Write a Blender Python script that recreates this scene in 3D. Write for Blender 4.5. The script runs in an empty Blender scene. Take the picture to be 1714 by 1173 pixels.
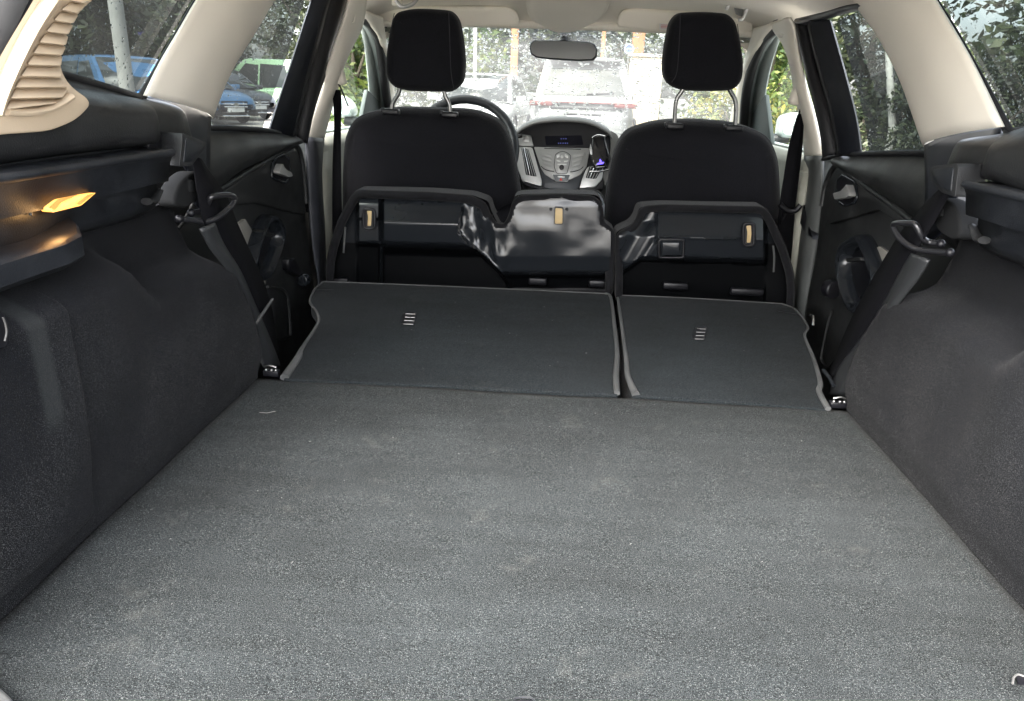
import bpy, bmesh, math, random
from mathutils import Vector, Matrix
from mathutils.geometry import interpolate_bezier
import mathutils.noise as mnoise
random.seed(7)
C = bpy.context.scene.collection
scene = bpy.context.scene

# ------------------------------------------------------------------ camera
EZ = 1.15                                   # eye height above the ground (m)
PITCH, YAW, ROLL, FPX = 0.335605, 0.0519, 0.035138, 1250.0
cp, sp, cy, sy = math.cos(PITCH), math.sin(PITCH), math.cos(YAW), math.sin(YAW)
FWD = Vector((-sy*cp, cy*cp, -sp))
r0 = Vector((cy, sy, 0)); u0 = r0.cross(FWD)
cr_, sr_ = math.cos(ROLL), math.sin(ROLL)
RGT = cr_*r0 + sr_*u0; UPV = -sr_*r0 + cr_*u0
cam_d = bpy.data.cameras.new('camera'); cam = bpy.data.objects.new('camera', cam_d); C.objects.link(cam)
cam_d.sensor_width = 36; cam_d.lens = 36*FPX/1714; cam_d.clip_start = 0.02; cam_d.clip_end = 2000
M = Matrix((RGT, UPV, -FWD)).transposed().to_4x4(); M.translation = Vector((0, 0, EZ)); cam.matrix_world = M
scene.camera = cam

# ------------------------------------------------------------------ daylight
w = bpy.data.worlds.new('World'); scene.world = w; w.use_nodes = True
nt = w.node_tree; bg = nt.nodes['Background']
sky = nt.nodes.new('ShaderNodeTexSky'); sky.sky_type = 'NISHITA'; sky.sun_disc = False
SUN_EL, SUN_AZ = math.radians(52), math.radians(205)     # azimuth clockwise from +Y
sky.sun_elevation = SUN_EL; sky.sun_rotation = SUN_AZ; sky.air_density = 1.0; sky.dust_density = 5.0; sky.ozone_density = 1.0
hs = nt.nodes.new('ShaderNodeHueSaturation'); hs.inputs['Saturation'].default_value = .35      # cloud cover: a greyer sky
nt.links.new(sky.outputs[0], hs.inputs['Color']); nt.links.new(hs.outputs[0], bg.inputs[0]); bg.inputs[1].default_value = 0.15
sl = bpy.data.lights.new('sun', 'SUN'); sl.energy = .6; sl.angle = math.radians(40); sl.color = (1, .95, .86)
so = bpy.data.objects.new('sun', sl); C.objects.link(so)
sd = Vector((math.sin(SUN_AZ)*math.cos(SUN_EL), math.cos(SUN_AZ)*math.cos(SUN_EL), math.sin(SUN_EL)))
so.rotation_euler = sd.to_track_quat('Z', 'Y').to_euler()
so.location = (0, -3, 6)
vs = scene.view_settings; vs.view_transform = 'Standard'; vs.look = 'None'; vs.gamma = 1; vs.exposure = 3.5
scene.cycles.max_bounces = 10; scene.cycles.diffuse_bounces = 5; scene.cycles.glossy_bounces = 4
scene.cycles.transmission_bounces = 8; scene.cycles.transparent_max_bounces = 24
scene.cycles.caustics_reflective = False; scene.cycles.caustics_refractive = False
scene.cycles.sample_clamp_indirect = 6
scene.cycles.use_denoising = True

# ------------------------------------------------------------------ sight lines: where a photo point meets a real surface
def ray(x, y):
    return RGT*((x-857)/FPX) + UPV*(-(y-586.5)/FPX) + FWD
EYE = Vector((0, 0, EZ))
def onp(x, y, p0, n):
    d = ray(x, y); p0 = Vector(p0); n = Vector(n)
    return EYE + d*((p0-EYE).dot(n)/d.dot(n))
def PX(x, y, X): return onp(x, y, (X, 0, 0), (1, 0, 0))
def PY(x, y, Y): return onp(x, y, (0, Y, 0), (0, 1, 0))
def PZ(x, y, Z): return onp(x, y, (0, 0, Z), (0, 0, 1))
TUM = 0.23
def PS(x, y, off=0.0):
    """on the (leaning) side of the cabin, off metres further out"""
    s = -1 if x < 940 else 1
    return onp(x, y, (s*(.70+off), 0, 1.0), (s, 0, TUM))
def PO(pts, f, *a): return [f(x, y, *a) for x, y in pts]

# ------------------------------------------------------------------ mesh helpers
def cr(pts, n=4, closed=False):
    """Catmull-Rom through pts"""
    pts = [Vector(p) for p in pts]; N = len(pts); out = []
    rng = range(N if closed else N-1)
    for i in rng:
        g = (lambda k: pts[k % N]) if closed else (lambda k: pts[min(max(k, 0), N-1)])
        a, b, c, d = g(i-1), g(i), g(i+1), g(i+2)
        for j in range(n):
            t = j/n
            out.append(.5*((2*b)+(c-a)*t+(2*a-5*b+4*c-d)*t*t+(3*b-a-3*c+d)*t**3))
    if not closed: out.append(pts[-1])
    return out
def rnd(pts, r, n=4):
    """round the corners of a closed polygon by radius r (a list or a number)"""
    pts = [Vector(p) for p in pts]; N = len(pts); out = []
    for i in range(N):
        rr = r[i] if isinstance(r, (list, tuple)) else r
        a, b, c = pts[i-1], pts[i], pts[(i+1) % N]
        da, dc = (a-b), (c-b); la, lc = da.length, dc.length
        k = min(rr, la*.48, lc*.48)
        if k < 1e-5: out.append(b); continue
        p, q = b+da/la*k, b+dc/lc*k
        for j in range(n+1):
            t = j/n; out.append(p*(1-t)**2+b*2*t*(1-t)+q*t*t)
    return out
class MB:
    def __init__(s): s.v = []; s.f = []
    def add(s, v, f):
        o = len(s.v); s.v += [Vector(p) for p in v]; s.f += [tuple(i+o for i in q) for q in f]; return s
    def prism(s, pts, vec, cap0=True):
        n = len(pts); vec = Vector(vec)
        v = [Vector(p) for p in pts]+[Vector(p)+vec for p in pts]
        f = [tuple(range(n)), tuple(range(2*n-1, n-1, -1))]
        f += [((i+1) % n, i, n+i, n+(i+1) % n) for i in range(n)]
        return s.add(v, f)
    def box(s, c, d, R=None):
        v = []
        for z in (-1, 1):
            for x, y in ((-1, -1), (1, -1), (1, 1), (-1, 1)):
                p = Vector((x*d[0]/2, y*d[1]/2, z*d[2]/2))
                if R is not None: p = R @ p
                v.append(p+Vector(c))
        return s.add(v, [(0, 3, 2, 1), (4, 5, 6, 7), (0, 1, 5, 4), (1, 2, 6, 5), (2, 3, 7, 6), (3, 0, 4, 7)])
    def tube(s, path, r, n=8, closed=False, flat=1.0):
        path = [Vector(p) for p in path]; N = len(path); prev = None; v = []; f = []
        for i in range(N):
            a = path[i-1] if (i > 0 or closed) else path[i]; b = path[(i+1) % N] if (i < N-1 or closed) else path[i]
            t = (b-a).normalized()
            if prev is None:
                ref = Vector((0, 0, 1)) if abs(t.z) < .9 else Vector((1, 0, 0)); u = t.cross(ref).normalized()
            else: u = (prev - t*prev.dot(t)).normalized()
            prev = u; wv = t.cross(u); rr = r[i] if isinstance(r, (list, tuple)) else r
            for k in range(n):
                th = 2*math.pi*k/n; v.append(path[i]+u*math.cos(th)*rr+wv*math.sin(th)*rr*flat)
        for i in range(N if closed else N-1):
            for k in range(n):
                j = (i+1) % N; f.append((i*n+k, i*n+(k+1) % n, j*n+(k+1) % n, j*n+k))
        if not closed: f += [tuple(range(n-1, -1, -1)), tuple((N-1)*n+k for k in range(n))]
        return s.add(v, f)
    def grid(s, rows, keep=None):
        R, K = len(rows), len(rows[0]); v = [p for r in rows for p in r]; f = []
        for i in range(R-1):
            for j in range(K-1):
                if keep and not keep(i, j): continue
                f.append((i*K+j, i*K+j+1, (i+1)*K+j+1, (i+1)*K+j))
        return s.add(v, f)
    def ball(s, c, r, nu=12, nv=8, half=False):
        r = (r, r, r) if not isinstance(r, (tuple, list)) else r; v = []; f = []
        for i in range(nv+1):
            th = math.pi*i/nv*(.5 if half else 1)
            for k in range(nu):
                ph = 2*math.pi*k/nu
                v.append(Vector(c)+Vector((r[0]*math.sin(th)*math.cos(ph), r[1]*math.sin(th)*math.sin(ph), r[2]*math.cos(th))))
        for i in range(nv):
            for k in range(nu): f.append((i*nu+k, (i+1)*nu+k, (i+1)*nu+(k+1) % nu, i*nu+(k+1) % nu))
        return s.add(v, f)
    def disc(s, c, ax, r, h, n=20):
        ax = Vector(ax).normalized(); ref = Vector((0, 0, 1)) if abs(ax.z) < .9 else Vector((1, 0, 0))
        u = ax.cross(ref).normalized(); q = ax.cross(u)
        pts = [Vector(c)+u*math.cos(2*math.pi*k/n)*r+q*math.sin(2*math.pi*k/n)*r for k in range(n)]
        return s.prism(pts, ax*h)
    def build(s, name, mat, parent=None, bevel=0, seg=2, solid=0, sub=0, smooth=True, ang=40, off=0.0, rev=False):
        me = bpy.data.meshes.new(name); me.from_pydata(s.v, [], s.f)
        bm = bmesh.new(); bm.from_mesh(me)
        bmesh.ops.remove_doubles(bm, verts=bm.verts, dist=1e-6)
        if rev: bmesh.ops.reverse_faces(bm, faces=bm.faces)
        else: bmesh.ops.recalc_face_normals(bm, faces=bm.faces)
        if bevel:
            es = [e for e in bm.edges if len(e.link_faces) == 2 and e.calc_face_angle(0) > math.radians(ang)]
            if es: bmesh.ops.bevel(bm, geom=es, offset=bevel, segments=seg, profile=.5, affect='EDGES', clamp_overlap=True)
        bm.to_mesh(me); bm.free()
        if smooth:
            me.polygons.foreach_set('use_smooth', [True]*len(me.polygons)); me.set_sharp_from_angle(angle=math.radians(48))
        o = bpy.data.objects.new(name, me); C.objects.link(o)
        for m in (mat if isinstance(mat, (list, tuple)) else [mat]): me.materials.append(m)
        if solid:
            md = o.modifiers.new('thick', 'SOLIDIFY'); md.thickness = solid; md.offset = off
        if sub:
            md = o.modifiers.new('sub', 'SUBSURF'); md.levels = sub; md.render_levels = sub
        if parent is not None: o.parent = parent
        return o
THINGS = []
def thing(name, label, cat, group=None):
    o = bpy.data.objects.new(name, None); C.objects.link(o); o.empty_display_size = .05
    tag(o, label, cat, group); THINGS.append(o); return o
def tag(o, label, cat, group=None):
    o['label'] = label; o['category'] = cat; o['kind'] = 'thing'
    if group: o['group'] = group
    return o
def struct(o): o['kind'] = 'structure'; return o
def loft(cols, n=1, m=1):
    """cols: polylines of equal length -> smooth rows for MB.grid"""
    cols = [cr(c, m) if m > 1 else [Vector(p) for p in c] for c in cols]
    if n > 1:
        K = len(cols[0]); t = [cr([c[k] for c in cols], n) for k in range(K)]
        cols = [[t[k][i] for k in range(K)] for i in range(len(t[0]))]
    return cols
def pad(outline, vec, r, seg=5, dome=0.0, crown=3):
    """a cushion: outline pushed along vec with rounded edges of radius r and slightly domed faces"""
    pts = [Vector(p) for p in outline]; n = len(pts); vec = Vector(vec); T = vec.length; ax = vec.normalized()
    cen = sum(pts, Vector())/n
    nrm = []
    for i in range(n):
        t = (pts[(i+1) % n]-pts[i-1]).normalized(); q = t.cross(ax)
        if q.dot(pts[i]-cen) < 0 and False: q = -q
        nrm.append(q)
    area = sum(((pts[i]-cen).cross(pts[(i+1) % n]-cen)).dot(ax) for i in range(n))
    if area < 0: nrm = [-q for q in nrm]
    r = min(r, T/2); rings = []
    def ring(ins, dep, sc=1): return [cen+(p-q*ins-cen)*sc+ax*dep for p, q in zip(pts, nrm)]
    for k in range(crown): 
        sc = .15+.85*k/crown; rings.append(ring(r, -dome*(1-sc*sc), sc))
    for k in range(seg+1):
        a = math.pi/2*k/seg; rings.append(ring(r*(1-math.sin(a)), r*(1-math.cos(a))))
    for k in range(seg+1):
        a = math.pi/2*(1-k/seg); rings.append(ring(r*(1-math.sin(a)), T-r*(1-math.cos(a))))
    for k in range(crown-1, -1, -1):
        sc = .15+.85*k/crown; rings.append(ring(r, T+dome*(1-sc*sc), sc))
    mb = MB(); v = [p for q in rings for p in q]; f = []
    for i in range(len(rings)-1):
        for k in range(n): f.append((i*n+k, i*n+(k+1) % n, (i+1)*n+(k+1) % n, (i+1)*n+k))
    f += [tuple(range(n)), tuple((len(rings)-1)*n+k for k in range(n))]
    return mb.add(v, f)
def inside(p, poly):
    x, y = p; c = False; n = len(poly)
    for i in range(n):
        x1, y1 = poly[i]; x2, y2 = poly[i-1]
        if (y1 > y) != (y2 > y) and x < (x2-x1)*(y-y1)/(y2-y1)+x1: c = not c
    return c
def sst(a, b, x):
    t = min(max((x-a)/(b-a), 0), 1); return t*t*(3-2*t)

# ------------------------------------------------------------------ materials
MATS = {}
def mat(name, col, rough=.5, metal=0, spec=.5, bump=None, var=None, sheen=0, coat=0, emit=None, trans=0, ior=1.45, extra=None):
    """bump=(scale,strength,dist)  var=(scale,amount)  procedural grain on plain principled materials"""
    m = bpy.data.materials.new(name); m.use_nodes = True; t = m.node_tree; b = t.nodes['Principled BSDF']
    def S(k, v): b.inputs[k].default_value = v
    S('Base Color', (*col, 1)); S('Roughness', rough); S('Metallic', metal); S('Specular IOR Level', spec); S('IOR', ior)
    if sheen: S('Sheen Weight', sheen); S('Sheen Roughness', .4)
    if coat: S('Coat Weight', coat); S('Coat Roughness', .06)
    if trans: S('Transmission Weight', trans)
    if emit: S('Emission Color', (*emit[0], 1)); S('Emission Strength', emit[1])
    tc = t.nodes.new('ShaderNodeTexCoord')
    if var:
        n = t.nodes.new('ShaderNodeTexNoise'); n.inputs['Scale'].default_value = var[0]; n.inputs['Detail'].default_value = 6
        t.links.new(tc.outputs['Object'], n.inputs['Vector'])
        mr = t.nodes.new('ShaderNodeMapRange'); mr.inputs[1].default_value = .3; mr.inputs[2].default_value = .7
        mr.inputs[3].default_value = 1-var[1]; mr.inputs[4].default_value = 1+var[1]; t.links.new(n.outputs[0], mr.inputs[0])
        mx = t.nodes.new('ShaderNodeVectorMath'); mx.operation = 'SCALE'; mx.inputs[0].default_value = col
        t.links.new(mr.outputs[0], mx.inputs['Scale']); t.links.new(mx.outputs[0], b.inputs['Base Color'])
        m2 = t.nodes.new('ShaderNodeMapRange'); m2.inputs[1].default_value = .3; m2.inputs[2].default_value = .7
        m2.inputs[3].default_value = max(rough-.12, .02); m2.inputs[4].default_value = min(rough+.12, 1)
        t.links.new(n.outputs[0], m2.inputs[0]); t.links.new(m2.outputs[0], b.inputs['Roughness'])
    if bump:
        n = t.nodes.new('ShaderNodeTexNoise'); n.inputs['Scale'].default_value = bump[0]; n.inputs['Detail'].default_value = 3
        t.links.new(tc.outputs['Object'], n.inputs['Vector'])
        bp = t.nodes.new('ShaderNodeBump'); bp.inputs['Strength'].default_value = bump[1]; bp.inputs['Distance'].default_value = bump[2]
        t.links.new(n.outputs[0], bp.inputs['Height']); t.links.new(bp.outputs[0], b.inputs['Normal'])
    MATS[name] = m
    return m
def glass(name, tint, refl=.06, dirt=0.0):
    """thin pane: tinted see-through, mirror share growing at grazing angles, a little scattering dirt"""
    m = bpy.data.materials.new(name); m.use_nodes = True; t = m.node_tree; t.nodes.clear()
    out = t.nodes.new('ShaderNodeOutputMaterial'); tr = t.nodes.new('ShaderNodeBsdfTransparent'); tr.inputs[0].default_value = (*tint, 1)
    gl = t.nodes.new('ShaderNodeBsdfGlossy'); gl.inputs['Roughness'].default_value = .01
    lw = t.nodes.new('ShaderNodeLayerWeight'); lw.inputs[0].default_value = .5
    pw = t.nodes.new('ShaderNodeMath'); pw.operation = 'POWER'; pw.inputs[1].default_value = 5; t.links.new(lw.outputs['Facing'], pw.inputs[0])
    fr = t.nodes.new('ShaderNodeMath'); fr.operation = 'MULTIPLY_ADD'; fr.inputs[1].default_value = .5; fr.inputs[2].default_value = .03; t.links.new(pw.outputs[0], fr.inputs[0])
    mx = t.nodes.new('ShaderNodeMixShader'); t.links.new(fr.outputs[0], mx.inputs[0]); t.links.new(tr.outputs[0], mx.inputs[1]); t.links.new(gl.outputs[0], mx.inputs[2])
    last = mx
    if dirt:
        tl = t.nodes.new('ShaderNodeBsdfTranslucent'); tl.inputs[0].default_value = (.9, .9, .88, 1)
        tc = t.nodes.new('ShaderNodeTexCoord'); n = t.nodes.new('ShaderNodeTexNoise'); n.inputs['Scale'].default_value = 9; n.inputs['Detail'].default_value = 8
        t.links.new(tc.outputs['Object'], n.inputs['Vector'])
        mr = t.nodes.new('ShaderNodeMapRange'); mr.inputs[1].default_value = .3; mr.inputs[2].default_value = .75; mr.inputs[3].default_value = dirt*.5; mr.inputs[4].default_value = dirt*1.5
        t.links.new(n.outputs[0], mr.inputs[0])
        m2 = t.nodes.new('ShaderNodeMixShader'); t.links.new(mr.outputs[0], m2.inputs[0]); t.links.new(mx.outputs[0], m2.inputs[1]); t.links.new(tl.outputs[0], m2.inputs[2]); last = m2
    t.links.new(last.outputs[0], out.inputs[0]); MATS[name] = m
    return m
def carpet(name, c0, c1, speck, scale=700, patch=.25, dust=None, sheen=.35, smudge=.5, spk=(.56, .66)):
    """needle felt: two-tone fibre noise, pale flecks, broad wear; dust = (centre z, spread) pale lint clinging low down"""
    m = bpy.data.materials.new(name); m.use_nodes = True; t = m.node_tree; b = t.nodes['Principled BSDF']
    L = t.links.new; N = t.nodes.new
    tc = N('ShaderNodeTexCoord')
    n1 = N('ShaderNodeTexNoise'); n1.inputs['Scale'].default_value = scale; n1.inputs['Detail'].default_value = 6; n1.inputs['Roughness'].default_value = .85
    mp = N('ShaderNodeMapping'); mp.inputs['Scale'].default_value = (.55, 1, 1); L(tc.outputs['Object'], mp.inputs[0]); L(mp.outputs[0], n1.inputs['Vector'])
    ra = N('ShaderNodeValToRGB'); ra.color_ramp.elements[0].position = .40; ra.color_ramp.elements[1].position = .64
    ra.color_ramp.elements[0].color = (*c0, 1); ra.color_ramp.elements[1].color = (*c1, 1); L(n1.outputs[0], ra.inputs[0])
    n2 = N('ShaderNodeTexNoise'); n2.inputs['Scale'].default_value = 5; n2.inputs['Detail'].default_value = 5; L(tc.outputs['Object'], n2.inputs['Vector'])
    m2 = N('ShaderNodeMapRange'); m2.inputs[1].default_value = .36; m2.inputs[2].default_value = .64; m2.inputs[3].default_value = 1-patch; m2.inputs[4].default_value = 1+patch
    # pile brushed across the car: broad soft streaks over the cloudy wear
    mp2 = N('ShaderNodeMapping'); mp2.inputs['Scale'].default_value = (5, 34, 20); L(tc.outputs['Object'], mp2.inputs[0])
    n5 = N('ShaderNodeTexNoise'); n5.inputs['Scale'].default_value = 1; n5.inputs['Detail'].default_value = 5; n5.inputs['Roughness'].default_value = .6; L(mp2.outputs[0], n5.inputs['Vector'])
    av = N('ShaderNodeMix'); av.data_type = 'FLOAT'; av.inputs[0].default_value = .45; L(n2.outputs[0], av.inputs[2]); L(n5.outputs[0], av.inputs[3]); L(av.outputs[0], m2.inputs[0])
    sc = N('ShaderNodeVectorMath'); sc.operation = 'SCALE'; L(ra.outputs[0], sc.inputs[0]); L(m2.outputs[0], sc.inputs['Scale'])
    n3 = N('ShaderNodeTexNoise'); n3.inputs['Scale'].default_value = scale*1.5; n3.inputs['Detail'].default_value = 4; n3.inputs['Roughness'].default_value = .75; L(tc.outputs['Object'], n3.inputs['Vector'])
    r3 = N('ShaderNodeMapRange'); r3.inputs[1].default_value = spk[0]; r3.inputs[2].default_value = spk[1]; L(n3.outputs[0], r3.inputs[0])
    fac = r3.outputs[0]
    k = N('ShaderNodeMath'); k.operation = 'MULTIPLY'; L(fac, k.inputs[0])
    if dust:
        sep = N('ShaderNodeSeparateXYZ'); L(tc.outputs['Object'], sep.inputs[0])
        dz = N('ShaderNodeMapRange'); dz.inputs[1].default_value = dust[0]+dust[1]; dz.inputs[2].default_value = dust[0]; dz.inputs[3].default_value = .12; dz.inputs[4].default_value = 1.2; L(sep.outputs[2], dz.inputs[0])
        nn = N('ShaderNodeTexNoise'); nn.inputs['Scale'].default_value = 6; nn.inputs['Detail'].default_value = 3; L(tc.outputs['Object'], nn.inputs['Vector'])
        nm = N('ShaderNodeMapRange'); nm.inputs[1].default_value = .38; nm.inputs[2].default_value = .66; nm.inputs[3].default_value = .35; nm.inputs[4].default_value = 1.15; L(nn.outputs[0], nm.inputs[0])
        kk = N('ShaderNodeMath'); kk.operation = 'MULTIPLY'; L(dz.outputs[0], kk.inputs[0]); L(nm.outputs[0], kk.inputs[1]); L(kk.outputs[0], k.inputs[1])
    else: k.inputs[1].default_value = .8
    mx = N('ShaderNodeMix'); mx.data_type = 'RGBA'; mx.clamp_factor = True; L(k.outputs[0], mx.inputs[0]); L(sc.outputs[0], mx.inputs[6]); mx.inputs[7].default_value = (*speck, 1)
    # dusty smudges trodden into the pile
    n6 = N('ShaderNodeTexNoise'); n6.inputs['Scale'].default_value = 11; n6.inputs['Detail'].default_value = 7; n6.inputs['Roughness'].default_value = .7; L(tc.outputs['Object'], n6.inputs['Vector'])
    r6 = N('ShaderNodeMapRange'); r6.inputs[1].default_value = .60; r6.inputs[2].default_value = .76; r6.inputs[4].default_value = smudge; L(n6.outputs[0], r6.inputs[0])
    f6 = N('ShaderNodeMath'); f6.operation = 'MULTIPLY'; L(r6.outputs[0], f6.inputs[0]); L(n1.outputs[0], f6.inputs[1])
    x6 = N('ShaderNodeMix'); x6.data_type = 'RGBA'; L(f6.outputs[0], x6.inputs[0]); L(mx.outputs[2], x6.inputs[6]); x6.inputs[7].default_value = (speck[0]*.55, speck[1]*.54, speck[2]*.5, 1)
    L(x6.outputs[2], b.inputs['Base Color'])
    b.inputs['Roughness'].default_value = .95; b.inputs['Specular IOR Level'].default_value = .08
    b.inputs['Sheen Weight'].default_value = sheen; b.inputs['Sheen Roughness'].default_value = .5
    bp = N('ShaderNodeBump'); bp.inputs['Strength'].default_value = .6; bp.inputs['Distance'].default_value = .0015; L(n1.outputs[0], bp.inputs['Height']); L(bp.outputs[0], b.inputs['Normal'])
    MATS[name] = m
    return m
def drops(n, pt, radii, name, parent, seed, flip=1):
    """rain beads on a pane; pt(u, v) with u -1..1, v 0..1 gives points on the glass"""
    rg = random.Random(seed); mb = MB()
    for i in range(n):
        u, v = rg.uniform(-.98, .98), rg.uniform(.01, .97)
        e = 1e-2; pu = (pt(u+e, v)-pt(u-e, v)).normalized(); pv = (pt(u, v+e)-pt(u, v-e)).normalized(); nn = pu.cross(pv).normalized()*flip; pv = nn.cross(pu)
        r = rg.choice(radii); c = pt(u, v)+nn*.0016; R = Matrix((pu, pv, nn)).transposed(); k = 7; vv = []; h = r*rg.uniform(.4, .6); el = rg.uniform(.8, 1.25)
        for rr, hh in ((1, 0), (.75, .6)):
            for q in range(k):
                th = 2*math.pi*q/k+i; vv.append(c+R@Vector((r*rr*math.cos(th)*el*rg.uniform(.9, 1.1), r*rr*math.sin(th)/el, h*hh)))
        vv.append(c+R@Vector((0, 0, h)))
        mb.add(vv, [tuple(range(k-1, -1, -1))]+[(q, (q+1) % k, k+(q+1) % k, k+q) for q in range(k)]+[(k+q, k+(q+1) % k, 2*k) for q in range(k)])
    o = mb.build(name, DROP, parent); o['kind'] = 'stuff'; return o
def leafmat(name, c0, c1, c2):
    m = bpy.data.materials.new(name); m.use_nodes = True; t = m.node_tree; b = t.nodes['Principled BSDF']
    g = t.nodes.new('ShaderNodeNewGeometry'); ra = t.nodes.new('ShaderNodeValToRGB'); ra.color_ramp.elements[0].color = (*c0, 1); ra.color_ramp.elements[1].color = (*c2, 1)
    e = ra.color_ramp.elements.new(.55); e.color = (*c1, 1); t.links.new(g.outputs['Random Per Island'], ra.inputs[0]); t.links.new(ra.outputs[0], b.inputs['Base Color'])
    b.inputs['Roughness'].default_value = .45
    tl = t.nodes.new('ShaderNodeBsdfTranslucent'); t.links.new(ra.outputs[0], tl.inputs[0])
    mx = t.nodes.new('ShaderNodeMixShader'); mx.inputs[0].default_value = .3; t.links.new(b.outputs[0], mx.inputs[1]); t.links.new(tl.outputs[0], mx.inputs[2])
    t.links.new(mx.outputs[0], t.nodes['Material Output'].inputs[0]); MATS[name] = m
    return m

CREAM = mat('cream_trim', (.76, .715, .63), .55, bump=(900, .12, .0006), var=(5, .04))
TAN = mat('tan_trim', (.50, .405, .295), .6, bump=(700, .2, .0008), var=(9, .06))
ROOFC = mat('headliner_cloth', (.80, .75, .655), .95, bump=(1200, .3, .0008), var=(4, .04), sheen=.2)
PLAST = mat('grained_plastic', (.0125, .0132, .0142), .5, bump=(520, .5, .0012), var=(14, .25))
PLAST2 = mat('scuffed_plastic', (.0105, .012, .0148), .44, bump=(600, .45, .001), var=(22, .3))
NAVY = mat('smooth_dark_trim', (.009, .0105, .0155), .45, bump=(900, .15, .0004), var=(8, .1))
RUBBER = mat('rubber', (.007, .007, .009), .6, bump=(300, .1, .0005))
BLACK = mat('black_plastic', (.006, .006, .008), .42, bump=(500, .15, .0004), var=(10, .15))
GLOSSB = mat('gloss_plastic', (.013, .015, .018), .20, spec=.6, bump=(7, .14, .012))
SHELL_SHADE = mat('shaded_shell', (.0012, .0015, .002), .6, spec=.12, bump=(300, .2, .001))  # shade under the cushion shell put into a near-black colour
FABRIC = mat('seat_fabric', (.0075, .0076, .0098), .95, bump=(420, .7, .0018), var=(420, .5), sheen=.10, spec=.2)
FELT = mat('black_felt', (.009, .009, .0105), .95, bump=(500, .8, .002), var=(90, .4), sheen=.08, spec=.2)
WEB = mat('belt_webbing', (.003, .003, .0042), .85, spec=.15, bump=(900, .5, .0006))
PIPE = mat('grey_edge_trim', (.068, .070, .070), .6, bump=(400, .25, .0008), var=(18, .3))
SILVER = mat('satin_silver', (.55, .55, .54), .38, metal=.6, var=(10, .05))
PANEL = mat('silver_grey_panel', (.36, .36, .35), .4, metal=.3, var=(10, .05))
CHROME = mat('chrome', (.75, .75, .75), .15, metal=1)
STEEL = mat('steel', (.30, .30, .295), .35, metal=1, var=(40, .2))
BLACKWIRE = mat('black_coated_wire', (.014, .014, .016), .3, spec=.7, coat=.3)
MIRROR = mat('mirror_glass', (.42, .44, .46), .01, metal=1)
YEL = mat('yellow_plastic', (.50, .37, .19), .5, var=(60, .1))
DOORP = mat('door_plastic', (.018, .0188, .0192), .46, bump=(520, .5, .0012), var=(14, .3))
SEAM = mat('seam_thread', (.035, .035, .04), .8)
GREYP = mat('grey_door_insert', (.20, .19, .17), .7, bump=(700, .3, .001), var=(20, .1))
DOORLT = mat('pale_door_card', (.34, .34, .29), .6, bump=(700, .2, .0006), var=(8, .08))
DASH = mat('dashboard_skin', (.10, .10, .095), .42, bump=(800, .25, .0006), spec=.8)
DISP = mat('display_glass', (.004, .004, .006), .12, emit=((.05, .07, .25), .0008))
BLUEL = mat('blue_light', (.02, .02, .1), .4, emit=((.12, .08, 1), .35))
DIGIT = mat('display_digits', (.05, .06, .2), .4, emit=((.25, .35, 1), .006))
REDP = mat('red_mark', (.6, .05, .03), .4)
WHITEP = mat('white_paint', (.7, .7, .7), .5)
LAMPM = mat('lamp_lens', (.9, .5, .15), .25, emit=((1, .40, .07), .17), bump=(220, .5, .002))
LAMPH = mat('lamp_lens_dim', (.6, .28, .08), .3, emit=((1, .36, .06), .04), bump=(260, .5, .002))
FLOORC = carpet('floor_carpet', (.0005, .0009, .0013), (.0290, .0336, .0348), (.19, .20, .195), 620, .34, sheen=.02)
SEATC = carpet('seatback_carpet', (.0008, .0012, .0016), (.0205, .0255, .0285), (.09, .095, .095), 640, .26, sheen=.02)
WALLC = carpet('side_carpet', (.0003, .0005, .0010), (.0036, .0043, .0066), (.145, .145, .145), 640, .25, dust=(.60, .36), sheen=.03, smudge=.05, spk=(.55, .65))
DARKC = carpet('footwell_carpet', (.006, .006, .007), (.018, .018, .018), (.05, .05, .05), 500, .2)
COVER = mat('dull_plastic', (.013, .0135, .014), .8, spec=.15, bump=(500, .4, .001))
CLEAR = glass('clear_glass', (.68, .72, .68))
WSCR = glass('windscreen_glass', (.47, .49, .445), dirt=.055)
TINT = glass('privacy_glass', (.172, .198, .194), dirt=.010)
DROP = mat('water_drop', (1, 1, 1), .0, trans=1, ior=1.33)
PAINTS = mat('silver_blue_paint', (.52, .58, .57), .3, metal=.4, coat=.6)
FL = .61
# ================================================================== cargo floor, headliner, footwell (the setting of this interior)
rows = []
for i in range(61):
    y = .40+(1.306-.40)*i/60; rows.append([Vector((-.556+1.112*k/70, y, FL+.0025*mnoise.noise(Vector((k*.12, y*7, 0))))) for k in range(71)])
o = struct(MB().grid(rows).build('cargo_floor', FLOORC, solid=.012, off=-1)); o['label'] = 'dark grey needle felt cargo floor'
# lint and crumbs lying on the felt
mb = MB()
for i in range(60):
    if random.random() < .6: x, y, z = random.uniform(-.53, .53), random.uniform(.6, 1.29), FL+.003
    else:
        x = random.uniform(-.45, .5); y = random.uniform(1.33, 1.8); z = .616+.0907*(y-1.31)+.003
    a = random.uniform(0, 6.28); l = random.choice([.0005, .0007, .0009, .0012, .0015]); d = Vector((math.cos(a), math.sin(a), 0))*l; q = Vector((-d.y, d.x, 0))*random.uniform(.1, .4)
    mb.tube([Vector((x, y, z))-d, Vector((x, y, z+.0006))+q, Vector((x, y, z))+d], random.uniform(.0002, .0004), 4)
p = [PZ(x, y, FL+.003) for x, y in ((434, 690), (447, 691), (461, 688))]; mb.tube(p, .0005, 4)
o = mb.build('lint', mat('lint_fibre', (.17, .17, .165), .9)); o['kind'] = 'stuff'; o['label'] = 'white lint and crumbs scattered over the felt'

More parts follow.
